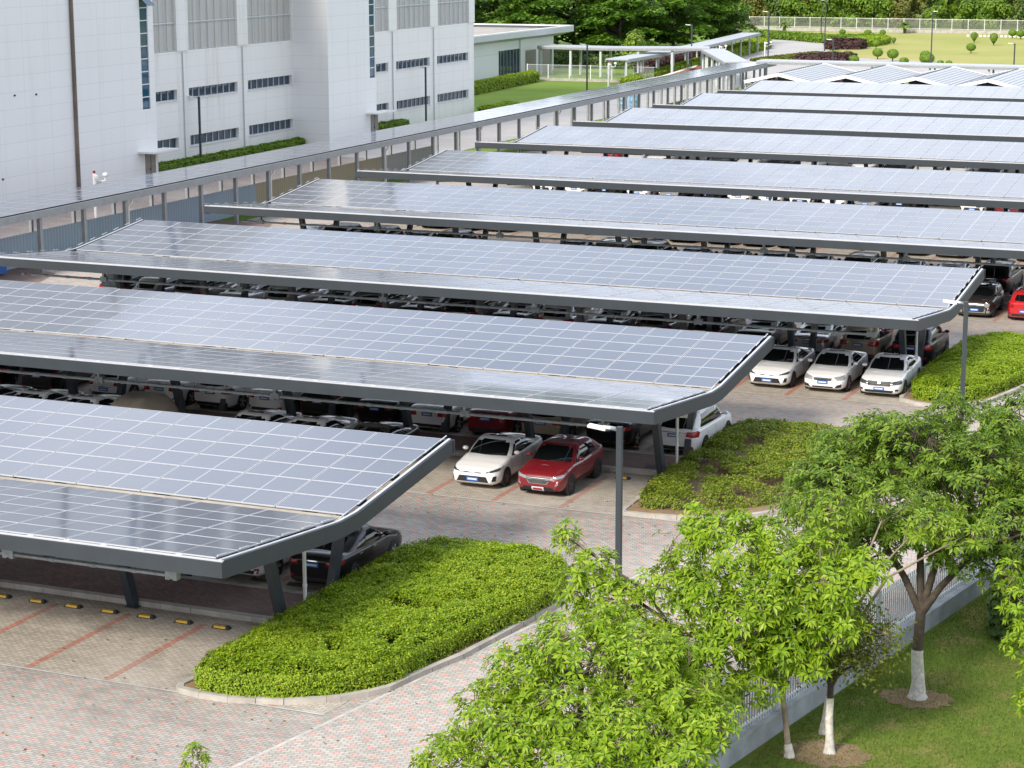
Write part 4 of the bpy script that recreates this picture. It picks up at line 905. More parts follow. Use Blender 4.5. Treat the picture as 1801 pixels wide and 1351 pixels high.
# car under a beige cover
D=BODIES['sedan']; t=thing('covered_car','car hidden under a loose beige cover under the second canopy','car',(-44.3,CY[2]-2.55,.006),0,'cars parked under the solar canopies')
mb=MB(); vs=[]; NXc,NYc=30,14
fs=[]
for i in range(NXc+1):
    y=-2.38+4.76*i/NXc; hh=0.66+.78*math.exp(-((y-.35)/1.25)**4)+.18*math.exp(-((y-.2)/2.1)**6); e=max(0,abs(y)-1.9)/.48; hh*=1-.35*e*e; wd=.96*(1-.22*e*e)
    for j in range(NYc+1):
        u=-1+2*j/NYc; a=abs(u); x=math.copysign(wd*min(1,a*1.35)**.8,u) if a>0 else 0; z=hh*(1-max(0,a-.45)**1.6*2.3) if a<.95 else .12
        w_=.03*mnoise.noise(Vector((x*3,y*3,2)))+.02*math.sin(y*14+x*5)*max(0,a-.4); vs.append((x+w_,y,max(.10,z+.04*mnoise.noise(Vector((x*2.2,y*2.2,5))))))
fs=[(i*(NYc+1)+j,(i+1)*(NYc+1)+j,(i+1)*(NYc+1)+j+1,i*(NYc+1)+j+1) for i in range(NXc) for j in range(NYc)]
mb.raw(vs,fs,0,True); mb.obj('cover',M['cover'],t)
for y in D['wy']:
    for sx in (-1,1): tm,rm=wheel_meshes(D['rw'],False); o=link('wheel',tm,t,(sx*.84,y,D['rw'])); link('rim',rm,o)

# ------------------------------------------------------------------ boundary fence by the lawn
FD=Vector((.1835,1,0)).normalized()
def fence_right():
    t=thing('boundary_fence','pale metal bar fence on a low concrete wall between driveway and lawn','fence',(fx(0),0,0),math.atan2(FD.y,FD.x))
    y0,y1=-30,70
    mb=MB(); mb.box(y0,y1,-.14,.14,-.05,.48); mb.box(y0,y1,-.18,.18,.482,.54); mb.obj('base_wall',M['fwall'],t)
    mb=MB()
    for z in (.66,1.75): mb.box(y0,y1,-.025,.025,z,z+.05)
    mb.obj('rails',M['white'],t)
    for k in range(int((y1-y0)/3)+1):
        x=y0+3*k; mb=MB(); mb.box(x-.045,x+.045,-.045,.045,.54,1.95); mb.obj('post',M['lgrey'],t)
        mb=MB()
        for q in range(1,22): mb.box(x+q*.136-.011,x+q*.136+.011,-.012,.012,.56,1.92)
        mb.obj('bar_panel',M['fbar'],t)
fence_right()

# ------------------------------------------------------------------ broad-leaved trees in front
def whorl(mb, p, d, L, n, rr, droop=.5, aspect=.17):
    d=d.normalized(); u=d.orthogonal().normalized(); v=d.cross(u); a0=rr.random()*6.28
    for k in range(n):
        a=a0+2*PI*k/n+rr.gauss(0,.18); o=u*math.cos(a)+v*math.sin(a); l=L*rr.uniform(.7,1.15); el=rr.uniform(-.15,.55)
        t1=(o*math.cos(el)+d*math.sin(el)).normalized(); t2=(t1*.9+Vector((0,0,-1))*droop*rr.uniform(.5,1.3)).normalized()
        s=t1.cross(d); s=s.normalized() if s.length>1e-3 else u; wd=l*aspect
        b=p+t1*l*.10; m_=b+t1*l*.42; e=m_+t2*l*.50; q=m_-d*.0-t1.cross(s)*0
        up_=s.cross(t1).normalized()*wd*.25
        i=len(mb.v); mb.v+=[tuple(b),tuple(m_+s*wd-up_*0+up_),tuple(m_-up_),tuple(m_-s*wd+up_),tuple(e)]
        for f in ((i,i+1,i+2),(i,i+2,i+3),(i+1,i+4,i+2),(i+2,i+4,i+3)): mb.f.append(f); mb.m.append(0); mb.uv.append([(0,0)]*3); mb.sm.append(False)
def small_leaf_cluster(mb,p,rr,size,n=9,spread=.22):
    for k in range(n):
        q=p+Vector((rr.gauss(0,spread),rr.gauss(0,spread),rr.gauss(0,spread*.8)-.05)); leaf_quad(mb,q,Vector((rr.gauss(0,.8),rr.gauss(0,.8),.8)),size*rr.uniform(.7,1.3),.5,rr)
def leafy_tree(label, base, fork, blobs, leaf, seed, L=.26, dens=26, trunk_r=.13, white=1.0, fine=False, bark='barkd', twig='twig', shell=.55, name='broadleaf_tree'):
    """blobs: (x,y,z, rx,ry,rz) lobes of the crown; every lobe gets a limb from the fork, twigs and leaf whorls"""
    rr=random.Random(seed); B=Vector(base); t=thing(name,label,'tree',base,0,'trees along the boundary fence')
    F=Vector(fork)-B; tr=MB()
    mid=F*.5+Vector((rr.gauss(0,.05),rr.gauss(0,.05),0))
    tr.tube([(0,0,-.05),(0,0,.10),tuple(F*.18),tuple(mid),tuple(F)],[trunk_r*1.9,trunk_r*1.35,trunk_r*1.05,trunk_r*.95,trunk_r*.85],10,0)
    if white>0:   # whitewash, a thin coat on the lower trunk
        k=min(.8,white/F.length); wp=[(0,0,-.04),(0,0,.10),tuple(F*.18)]; wr=[trunk_r*1.9+.012,trunk_r*1.35+.012,trunk_r*1.05+.012]
        if k>.5: wp+=[tuple(mid),tuple(mid.lerp(F,(k-.5)*2))]; wr+=[trunk_r*.95+.012,trunk_r*.93+.012]
        elif k>.2: wp.append(tuple((F*.18).lerp(mid,(k-.18)/.32))); wr.append(trunk_r*1.0+.012)
        w_=MB(); w_.tube(wp,wr,10,0,False)
    lf=MB(); tw=MB(); limbs=[]; mains=4
    for bi,(x,y,z,rx,ry,rz) in enumerate(blobs):
        c=Vector((x,y,z))-B; tip=c+Vector((0,0,-rz*.25))
        if bi<mains:
            d=c-F; k=rr.uniform(.4,.55); p1=F+d*k+Vector((rr.gauss(0,.08),rr.gauss(0,.08),.12*d.length)); rb=trunk_r*rr.uniform(.45,.60)
            tr.tube([tuple(F-Vector((0,0,.08))),tuple(F+d*.2+Vector((0,0,.06*d.length))),tuple(p1),tuple(tip)],[trunk_r*.72,rb*1.1,rb*.8,rb*.38],7,0); limbs.append((F+d*.2,p1,tip,rb))
        else:
            a,p1,_,rb=min(limbs,key=lambda q:(q[1]-c).length); d=tip-p1; rb*=.62; q1=p1+d*.5+Vector((rr.gauss(0,.1),rr.gauss(0,.1),.1*d.length))
            tr.tube([tuple(p1),tuple(q1),tuple(tip)],[rb,rb*.75,rb*.38],6,0); p1=q1; limbs.append((a,q1,tip,rb))
        vol=rx*ry*rz; n=max(14,int(dens*(rx*ry*rz)**.72*6.5))
        subs=[]
        for s in range(max(4,int(5*(rx*ry*rz)**.5)+3)):
            v=Vector((rr.gauss(0,1),rr.gauss(0,1),rr.gauss(0,1)+.25)).normalized(); q=c+Vector((v.x*rx,v.y*ry,v.z*rz))*.62; subs.append(q)
            m1=(tip+q)*.5+Vector((rr.gauss(0,.1),rr.gauss(0,.1),rr.gauss(0,.08)-.05)); tw.tube([tuple(tip+(p1-tip)*rr.random()*.5),tuple(m1),tuple(q)],[rb*.34,rb*.24,rb*.13],5,0,False)
        for s in range(n):
            v=Vector((rr.gauss(0,1),rr.gauss(0,1),rr.gauss(0,1)+.18)).normalized(); r=(shell+(1-shell)*rr.random()**.7)*(1+.16*mnoise.noise(v*2.4+Vector((seed,0,0))))
            p=c+Vector((v.x*rx,v.y*ry,v.z*rz))*r
            if mnoise.noise(p*1.15+Vector((seed*3.3,1,2)))<-.30: continue
            q=min(subs,key=lambda s_:(s_-p).length)
            if rr.random()<.45: tw.tube([tuple(q),tuple((p+q)*.5+Vector((0,0,-.05))),tuple(p)],[.014,.011,.007],3,0,False)
            if fine: small_leaf_cluster(lf,p,rr,L)
            else:
                dd=(v+Vector((0,0,.65))+Vector((rr.gauss(0,.25),rr.gauss(0,.25),0))).normalized(); whorl(lf,p,dd,L*rr.uniform(.8,1.2),rr.randint(6,9),rr)
    to=tr.obj('trunk',M[bark],t); 
    if white>0: w_.obj('whitewash',M['lime'],to)
    lf.obj('crown',M[leaf],t); tw.obj('twigs',M[twig],t)
    return t
# big dark tree standing on the lawn (whitewashed trunk)
leafy_tree('big dark green tree with a whitewashed trunk and low fork, standing on the open lawn',(-10.6,.66,0),(-10.62,.75,2.25),
 [(-12.9,1.2,5.1,1.5,1.6,1.1),(-11.2,2.2,6.0,1.6,1.6,1.0),(-9.6,1.6,5.6,1.5,1.6,1.1),(-8.3,.9,4.7,1.5,1.5,1.1),(-10.8,-.2,5.0,1.3,1.2,.8),(-13.6,2.4,4.2,1.3,1.4,.9),(-7.4,2.2,4.6,1.4,1.6,1.1),(-12.2,3.4,5.6,1.5,1.5,1.0),(-8.8,3.4,5.6,1.6,1.6,1.0),(-7.2,1.2,5.7,1.3,1.3,.9),(-12.4,2.0,6.55,.5,.5,.55),(-10.4,2.3,7.05,.55,.5,.55),(-9.0,2.0,6.8,.5,.5,.5),(-13.4,2.2,5.9,.6,.6,.5),(-7.9,2.2,6.6,.45,.45,.5),(-11.8,.2,4.0,1.0,.9,.6),(-9.5,.2,4.1,1.0,.9,.6),(-10.6,1.8,4.2,1.2,1.0,.7),(-12.8,.7,3.8,.9,.8,.6),(-8.6,.1,3.8,.9,.8,.6)],'leaf_dark',11,.20,38,.15,1.25,twig='barkd')
leafy_tree('dark green tree behind the big lawn tree, its top against the driveway and lamp post',(-9.0,9.2,0),(-9.1,9.3,2.2),
 [(-11.2,9.6,4.6,1.6,1.6,1.2),(-9.4,9.8,5.2,1.6,1.6,1.1),(-7.6,10,4.9,1.6,1.6,1.2),(-12.4,8.6,3.6,1.3,1.3,.9),(-6.0,9.4,4.3,1.5,1.6,1.2),(-9.0,8.0,4.0,1.6,1.4,1.0)],'leaf_dark',12,.20,34,.17,1.2,twig='barkd')
leafy_tree('slim tree of long pale branches and drooping light leaves before the big dark tree',(-12.15,-2.6,0),(-12.0,-2.4,2.0),
 [(-10.2,-1.6,5.25,1.15,.8,.45),(-11.0,-1.5,5.7,.7,.6,.4),(-9.2,-1.7,5.1,.8,.7,.4),(-12.4,-1.8,5.3,.9,.8,.55),(-12.9,-1.5,4.4,.7,.8,.5)],'leaf_mid',13,.20,34,.075,.9,bark='twig')
# light green trees along the fence
leafy_tree('tall open light green tree with a long bare-stemmed limb sweeping left over the driveway',(-13.9,-5.5,0),(-13.95,-5.4,1.5),
 [(-15.9,-5.2,2.9,.8,.8,.55),(-16.6,-4.9,3.5,.75,.7,.5),(-17.3,-4.6,4.1,.65,.6,.5),(-18.0,-4.4,4.75,.50,.45,.42),(-15.3,-5.0,4.1,.85,.8,.6),(-15.1,-4.6,5.0,.75,.7,.55),(-14.3,-4.6,5.25,.65,.6,.55),(-14.4,-5.2,4.0,.9,.8,.7),(-13.6,-5.0,4.9,.8,.8,.65),(-13.4,-5.4,3.6,.9,.9,.7),(-14.6,-5.8,2.9,.9,.8,.6),(-15.6,-5.9,2.2,.8,.8,.5),(-17.85,-4.6,3.55,.55,.5,.5),(-17.3,-4.7,3.0,.6,.5,.45),(-17.0,-4.8,2.5,.5,.5,.4),(-13.7,-5.9,2.9,.8,.7,.6),(-13.9,-6.3,2.1,.9,.8,.6),(-14.8,-6.2,2.0,.8,.7,.5),(-12.9,-5.6,4.1,.7,.7,.6),(-14.9,-4.4,5.5,.4,.4,.4),(-13.7,-4.6,5.55,.4,.4,.4)],'leaf_light',14,.215,40,.10,0,bark='barkd')
leafy_tree('leaning light green tree right of the sweeping one, in front of the metal fence',(-12.5,-4.4,0),(-12.75,-4.35,1.75),
 [(-12.6,-4.6,4.6,.9,.9,.65),(-11.7,-4.4,4.3,.95,.9,.7),(-12.4,-4.8,3.6,.95,.9,.7),(-11.3,-4.8,3.4,.7,.7,.5),(-13.0,-4.9,2.6,.75,.7,.5),(-13.2,-4.3,5.2,.6,.6,.5),(-10.9,-4.3,4.75,.6,.6,.45),(-12.6,-5.2,2.9,.8,.7,.55),(-13.1,-5.2,1.9,.7,.6,.5),(-12.0,-4.9,2.6,.6,.6,.45),(-11.9,-4.2,5.0,.6,.6,.5),(-12.9,-4.6,3.6,.7,.7,.6)],'leaf_light',15,.23,42,.075,.25,bark='twig')
leafy_tree('small fine-leaved olive green tree with a white painted trunk on the lawn',(-11.7,-3.8,0),(-11.72,-3.75,1.7),
 [(-11.7,-3.8,2.7,.85,.8,.6),(-11.1,-3.6,2.35,.7,.6,.4),(-12.3,-3.9,2.4,.65,.6,.45),(-11.4,-3.4,3.2,.6,.6,.45),(-10.7,-3.3,2.9,.5,.5,.3)],'leaf_fine',16,.055,60,.085,1.35,fine=True)
leafy_tree('dense broad light green tree filling the bottom edge, nearest to the camera',(-15.4,-10.6,0),(-15.4,-10.5,1.4),
 [(-15.5,-10.2,4.0,1.2,1.1,.8),(-14.3,-10.0,3.9,1.1,1.0,.8),(-16.6,-10.2,3.4,1.1,1.0,.8),(-13.4,-10.2,3.3,1.0,1.0,.8),(-17.4,-10.6,2.5,1.0,.9,.7),(-15.2,-11.2,3.1,1.3,1.1,.8),(-14.0,-11.4,2.9,1.1,1.0,.8),(-16.4,-11.4,2.5,1.1,1.0,.8),(-15.1,-9.6,4.55,.55,.5,.45),(-17.9,-11.6,1.7,.9,.9,.6),(-13.0,-11.3,2.3,.9,.9,.7),(-16.1,-9.9,4.35,.5,.5,.4),(-14.6,-12.2,2.2,1.2,1.0,.8),(-16.5,-12.4,1.7,1.1,1.0,.7),(-12.6,-10.4,2.9,.8,.8,.6),(-12.7,-11.5,1.6,.9,.9,.7),(-13.6,-9.8,4.0,.6,.6,.5)],'leaf_light',17,.205,44,.14,0,shell=.45)
leafy_tree('light green sapling at the right edge, in front of the lawn',(-6.6,-3.2,0),(-6.8,-3.1,1.2),
 [(-7.5,-3.0,3.9,.55,.5,.55),(-6.9,-2.9,4.2,.5,.5,.5),(-7.4,-3.1,3.0,.6,.6,.5),(-7.0,-3.2,2.3,.55,.55,.4),(-6.6,-3.0,3.5,.6,.6,.6),(-7.9,-2.9,4.6,.3,.3,.4),(-7.25,-3.3,1.75,.4,.4,.3)],'leaf_light',18,.20,36,.07,.6)
leafy_tree('low bright sapling whose tips just reach the bottom edge over the pavers',(-23.4,-13.2,0),(-23.4,-13.2,.5),
 [(-23.75,-12.3,1.05,.30,.28,.48),(-23.3,-12.6,.62,.40,.35,.28),(-22.3,-12.7,.68,.28,.25,.22)],'leaf_light',19,.17,60,.04,0)
# dark undergrowth at the fence foot
hedge('bush','low dark bush on the lawn at the foot of the fence behind the big tree',smooth_poly([(-9.9,6.0),(-8.6,5.6),(-7.2,6.8),(-7.0,9.5),(-8.4,10.5),(-10.0,9.5)],1),1.1,'wood1',120,.11,cat='bush',rough=.3)
# grass blades on the near lawn
mb=MB(); rr=random.Random(5)
for _ in range(120000):
    x=rr.uniform(-13.2,-3.0); y=rr.uniform(-7.5,13)
    if x<fx(y)+.25 or not inview((x,y,0),1.03): continue
    if rr.random()<.25: continue
    a=rr.random()*6.28; h=rr.uniform(.02,.06); w_=.012; dx_,dy_=math.cos(a)*w_,math.sin(a)*w_; lx,ly=rr.gauss(0,.03),rr.gauss(0,.03)
    i=len(mb.v); mb.v+=[(x-dx_,y-dy_,-.01),(x+dx_,y+dy_,-.01),(x+lx,y+ly,h)]; mb.f.append((i,i+1,i+2)); mb.m.append(0); mb.uv.append([(0,0)]*3); mb.sm.append(False)
mb.obj('grass',M['grassblade'],kind='stuff')
for (x,y,r,n) in ((-10.6,.6,.95,46),(-11.75,-3.9,1.1,46)):
    pts=[(x+math.cos(2*PI*k/n)*r*rnd.uniform(.8,1.08),y+math.sin(2*PI*k/n)*r*.8*rnd.uniform(.8,1.08)) for k in range(n)]
    m=MB(); m.face([(a,b,.006) for a,b in pts]); m.obj('bare_soil',M['soil'],kind='structure')

mb=MB(); rr=random.Random(21)
for _ in range(900):
    x=rr.uniform(-33,-11); y=rr.uniform(-13,16)
    if x>fx(y)-.3 or not inview((x,y,0),1.0) or pip(x,y,i1) or pip(x,y,i2): continue
    if -.6<y<2.1 and x<-26: continue
    leaf_quad(mb,Vector((x,y,.025)),Vector((rr.gauss(0,.25),rr.gauss(0,.25),1)),rr.uniform(.02,.06),.5,rr)
mb.obj('fallen_leaves',leafmat('dry_leaf',[(.10,.06,.03),(.20,.12,.05),(.16,.17,.05)],.1),kind='stuff')
for x,y,w_,d_ in ((-28.0,-.95,.85,.40),(-22.6,18.75,.95,.35),(-24.3,19.9,.8,.5)):
    mb=MB(); z=.022 if y!=19.9 else .152; mb.box(x-w_/2,x+w_/2,y-d_/2,y+d_/2,z-.02,z)
    for q in range(9): mb.box(x-w_/2+.05+q*(w_-.1)/9,x-w_/2+.05+(q+.5)*(w_-.1)/9,y-d_/2+.04,y+d_/2-.04,z+.001,z+.010)
    mb.obj('drain_grate',M['steel'],kind='structure')
# ------------------------------------------------------------------ far trees
def pad_crown(seed, H, R, n, leaf, size=.42, flat=.20, npads=44, bottom=.10):
    rr=random.Random(seed); mb=MB(); tw=MB()
    pads=[]
    for k in range(npads):
        f=(k+.5)/npads; z=H*(bottom+(1-bottom)*f); rad=R*(1-.75*abs(f-.35)**1.3/ .65**1.3*1.0) if f>.35 else R*(.70+.30*f/.35)
        a=rr.random()*6.28; d=rad*rr.uniform(.25,.95); pads.append((math.cos(a)*d,math.sin(a)*d,z,rr.uniform(.28,.46)*R,rr.uniform(.28,.46)*R,flat*R*rr.uniform(.4,.7)))
    per=n//npads
    for (x,y,z,rx,ry,rz) in pads:
        for _ in range(per):
            a=rr.random()*6.28; q=rr.random()**.5; h=rr.gauss(0,.35)
            p=Vector((x+math.cos(a)*q*rx,y+math.sin(a)*q*ry,z+rz*(1-q*q)+h*rz*.5-.02*R*q))
            leaf_quad(mb,p,Vector((rr.gauss(0,.5),rr.gauss(0,.5),1)),size*rr.uniform(.6,1.3),.6,rr)
        tw.tube([(0,0,max(.5,z-rx*.6)),(x*.6,y*.6,z-rz*.6),(x,y,z)],[.10,.06,.03],4,0,False)
    tw.tube([(0,0,0),(.05,0,H*.3),(0,.05,H*.85)],[.26,.2,.06],8,0)
    return mb.mesh('crown',M[leaf]), tw.mesh('trunk',M['barkd'])
def blob_crown(seed,H,R,n,leaf,size=.5,nb=9):
    rr=random.Random(seed); mb=MB(); tw=MB(); bl=[]
    for k in range(nb):
        a=rr.random()*6.28; d=R*rr.uniform(0,.7); z=H*rr.uniform(.30,.88); bl.append((math.cos(a)*d,math.sin(a)*d,z,R*rr.uniform(.35,.6)))
    for (x,y,z,r) in bl:
        for _ in range(n//nb):
            v=Vector((rr.gauss(0,1),rr.gauss(0,1),rr.gauss(0,1)+.3)).normalized(); p=Vector((x,y,z))+v*r*(.7+.35*rr.random())
            if p.z<.2: continue
            leaf_quad(mb,p,v+Vector((rr.gauss(0,.4),rr.gauss(0,.4),.5)),size*rr.uniform(.6,1.3),.6,rr)
        tw.tube([(0,0,z*.35),(x*.5,y*.5,z*.7),(x,y,z)],[.12,.07,.03],4,0,False)
    tw.tube([(0,0,0),(.05,.02,H*.4),(0,0,H*.7)],[.2,.15,.06],7,0)
    return mb.mesh('crown',M[leaf]), tw.mesh('trunk',M['barkd'])
def put_tree(meshes,name,x,y,s,label,group,cat='tree',rz=None,leaf=None):
    t=thing(name,label,cat,(x,y,0),rnd.random()*6.28 if rz is None else rz,group); t.scale=(s[0],s[0],s[1]) if isinstance(s,tuple) else (s,s,s)
    a=link('crown',meshes[0],t); link('trunk',meshes[1],t); return t
LT=[pad_crown(31+k,12.5,6.8,9000,'far1',.40) for k in range(3)]
P1=[(-150,262,1.15),(-141,252,1.05),(-133,262,1.1),(-126.5,254,1.0),(-121,268,1.1),(-115,262,.98),(-111,276,1.02),(-141,276,1.2),(-130,281,1.2),(-119,286,1.15),(-108,290,.92)]
for k,(x,y,s) in enumerate(P1): put_tree(LT[k%3],'layered_tree',x,y,(s,s*rnd.uniform(.95,1.1)),'tall dark layered tree behind the low white building, %s from the left'%ORD[k],'dark layered trees behind the low white building')
for k,(x,y,s) in enumerate([(-127,333,.82),(-121,331,.72),(-133,326,.85)]): put_tree(LT[(k+1)%3],'layered_tree',x,y,s,['dark layered tree with a bare trunk by the end of the back fence','smaller dark layered tree just right of the bare-trunked one by the back fence','dark layered tree left of the bare-trunked one by the back fence'][k],'dark layered trees by the back fence')
put_tree(blob_crown(60,4.6,2.6,1500,'leaf_mid',.26),'round_tree',-103.5,236,1,'small round light green tree behind the white walkway posts','small trees by the walkway')
WD=[blob_crown(70+k,9.5,4.6,2300,('wood1','wood2','wood3','wood1','wood3')[k],.42) for k in range(5)]
k=0; rr=random.Random(9)
for rowi,(yy,x0,x1,st) in enumerate(((358,-128,-52,5.2),(372,-132,-50,6.0),(390,-140,-48,6.6),(412,-150,-48,7.5))):
    x=x0
    while x<x1:
        q=rr.choice((0,0,1,2,3,4,4)); s=rr.uniform(.55,.85) if rowi==0 else rr.uniform(.85,1.25)
        t=put_tree(WD[q],'wild_tree',x+rr.uniform(-1.5,1.5),yy+rr.uniform(-3,3),(s,s*rr.uniform(.85,1.2)),'%s woodland tree behind the back fence, %s from left in the %s row'%(('dark green','olive','bright green','dark green','bright green')[q],ORD[int((x-x0)/st)],ORD[rowi]),'woodland trees behind the back fence'); x+=st; k+=1
sheet('woodland_floor',[(-400,352),(200,352),(200,700),(-400,700)],-.002,M['lawn'])

# back fence
t=thing('back_fence','long white bar fence on a low wall at the far edge of the lawn','fence',(-124,350.4,0))
mb=MB(); mb.box(0,75,-.15,.15,-.05,.62); mb.obj('base_wall',M['kerb'],t)
for k in range(26):
    mb=MB(); mb.box(k*3-.05,k*3+.05,-.05,.05,.6,2.65); mb.obj('post',M['white'],t)
    mb=MB()
    for q in range(1,15): mb.box(k*3+q*.2-.011,k*3+q*.2+.011,-.008,.008,.66,2.5)
    mb.box(k*3+.07,k*3+2.93,-.03,.03,2.5,2.57); mb.box(k*3+.07,k*3+2.93,-.03,.03,.72,.78); mb.obj('bar_panel',M['white'],t)

hedge('hedge','dark tall hedge behind the posts of the flat white walkway',[(-123,229),(-100,232),(-100,234.5),(-123,232)],1.7,'wood1',14,.26,rough=.2,per=3)
hedge('hedge','maroon hedge behind the left end of the zigzag white sheds',[(-76,203),(-60,205),(-60,207),(-76,205.5)],1.1,'hedge_r',20,.24,inner='hedge_in_r',per=3)
# topiary, cycads and garden hedges on the far lawn
def topi(seed,shape):
    rr=random.Random(seed); mb=MB(); tw=MB()
    for _ in range(900):
        v=Vector((rr.gauss(0,1),rr.gauss(0,1),rr.gauss(0,1))).normalized()
        if shape=='ball': p=Vector((v.x,v.y,v.z*.8+1.3))*.9
        elif shape=='cone': f=(v.z+1)/2; p=Vector((v.x*(.35+.75*f),v.y*(.35+.75*f),.35+2.0*f))
        else: p=Vector((v.x*1.1,v.y*1.1,max(.1,v.z*.8+.75)))
        leaf_quad(mb,p,v,.16*rr.uniform(.6,1.2),.6,rr)
    tw.tube([(0,0,0),(0,0,1.2)],[.10,.07],6,0); tw.ellipsoid((0,0,1.2 if shape!='low' else .7),(.75 if shape!='cone' else .55,.75 if shape!='cone' else .55,.6),10,6,0)
    return mb.mesh('crown',M['hedge_g' if shape!='cone' else 'wood3']), tw.mesh('trunk',M['hedge_in'])
TP={s:topi(80+k,s) for k,s in enumerate(('ball','cone','low'))}
def cycad(x,y,s,label):
    t=thing('cycad_palm',label,'palm',(x,y,0),0,'cycad palms before the back fence'); t.scale=(s,s,s); mb=MB(); rr=random.Random(int(x))
    for k in range(46):
        a=rr.random()*6.28; el=rr.uniform(.15,1.2); L=rr.uniform(1.1,1.5); P=[]
        for q in range(5): f=q/4; P.append(Vector((math.cos(a)*L*f*math.cos(el),math.sin(a)*L*f*math.cos(el),1.05+L*f*math.sin(el)-.55*f*f*L)))
        s_=Vector((-math.sin(a),math.cos(a),0))*.11
        for q in range(4): mb.face([P[q]-s_,P[q]+s_,P[q+1]+s_*.8,P[q+1]-s_*.8])
    mb.obj('fronds',M['wood3'],t); mb=MB(); mb.tube([(0,0,0),(0,0,1.1)],[.26,.24],8); mb.obj('trunk',M['barkd'],t)
cycad(-112.2,344,1.25,'cycad palm left of the back fence middle, above the long green hedge'); cycad(-90.1,347.5,1.35,'cycad palm right of centre against the back fence wall')
TS=[('ball',-98.2,333,.85,'round clipped bush on the lawn nearest to the back fence corner'),('ball',-92.8,330,.95,'round clipped bush on the lawn above the end of the bright hedge'),('cone',-89.4,327,.85,'cone-shaped bush at the tip of the bright green hedge'),('cone',-83.2,309,.62,'tiny cone-shaped bush alone on the pale lawn'),
 ('ball',-82.6,294,.95,'round bush on a stem below the bright hedge tip'),('ball',-85.2,293,1.05,'round clipped bush at the right end of the maroon box hedge'),('cone',-71.7,319,.95,'goblet-shaped bush left of the bush pair on the pale lawn'),('cone',-66.9,311,1.1,'tall goblet-shaped bush in front of two rounder bushes'),('ball',-66.3,333,1.1,'round bush behind the tall goblet-shaped bush'),('ball',-68.3,336,1.05,'round bush at the left behind the tall goblet-shaped bush'),('ball',-65.8,286.5,1.05,'round clipped bush alone, lowest on the pale lawn'),
 ('low',-80.6,268,.9,'bush between road edge and the left shed lamp post'),('ball',-75.6,266,1.1,'loose round bush right of the maroon shrub bed'),('low',-76.6,255.5,.95,'dark low bush in front of the maroon shrub bed'),('ball',-72.4,262,1.2,'tall pink-tinged bush in the border behind the sheds'),('low',-69.3,255.8,.8,'small clipped dome bush in the border behind the sheds'),('low',-66.7,259,1.25,'big green dome bush, the largest behind the sheds'),('ball',-67.6,262,1.1,'rounded bush leaning behind the largest dome bush'),('low',-63.9,255,.6,'small bush left of the lawn lamp post foot'),('low',-62.9,256,.55,'small bush right of the lawn lamp post foot')]
for s,x,y,k,l in TS: put_tree(TP[s],'topiary_bush',x,y,k*.78,l,'clipped bushes on the far lawn','bush')
hedge('hedge','long dark green hedge curving along the outer side of the far road',[(-113,324),(-104,316.5),(-97,309),(-92,306.5),(-88,311),(-86,316),(-89,320),(-96,315),(-103,321.5),(-112,328.5)],1.1,'hedge_g',16,.26,rough=.12,per=3)
hedge('hedge','bright green hedge strip ending in a point on the far lawn',[(-90.0,297),(-85.5,297),(-84,305),(-85,314),(-88.5,311),(-89.5,303)],1.2,'hedge_y',26,.24,inner='hedge_in_y',rough=.12,per=3)
hedge('hedge','clipped maroon box hedge in front of the bright green hedge strip',[(-89.8,289),(-84.5,291),(-84.5,295),(-89.8,295)],1.5,'hedge_r',22,.26,inner='hedge_in_r',per=3)
hedge('shrub_bed','maroon shrub bed between the curved road and the white sheds',[(-84.5,251),(-77,253),(-78.5,264.5),(-82.8,266),(-86,258)],.9,'hedge_r',22,.25,inner='hedge_in_r',per=3,cat='shrub bed')
hedge('shrub_bed','tall dry grassy bed at the inner edge of the curved road',[(-90,249),(-84.6,251),(-83.2,266.5),(-86,270),(-87.5,262)],.8,'leaf_fine',24,.22,per=3,cat='shrub bed')
hedge('hedge','yellow topped hedge along the brick path below the white walkway',[(-96.4,248),(-94.6,248),(-99.0,290),(-102.0,290),(-99.5,270)],1.6,'hedge_y',26,.22,inner='hedge_in_y',per=3)
hedge('hedge','clipped green hedge strip between the bicycle racks and the lower white walkway',[(-92,200),(-90.6,200),(-94.5,245),(-96.8,245)],1.0,'hedge_y',26,.2,inner='hedge_in_y',per=3)
hedge('hedge','maroon hedge strip sloping behind the lower white walkway',[(-99.5,226),(-97.3,226),(-101,268),(-104,268)],1.1,'hedge_r',18,.25,inner='hedge_in_r',per=3)
mb=MB()
t=thing('edging_stones','row of white edging stones on the pale lawn by the back fence','edging',(-77,339.5,0))
for k in range(24): mb.box(k*.75,k*.75+.42,-.2,.2,0,.32)
mb.obj('stones',M['white'],t)

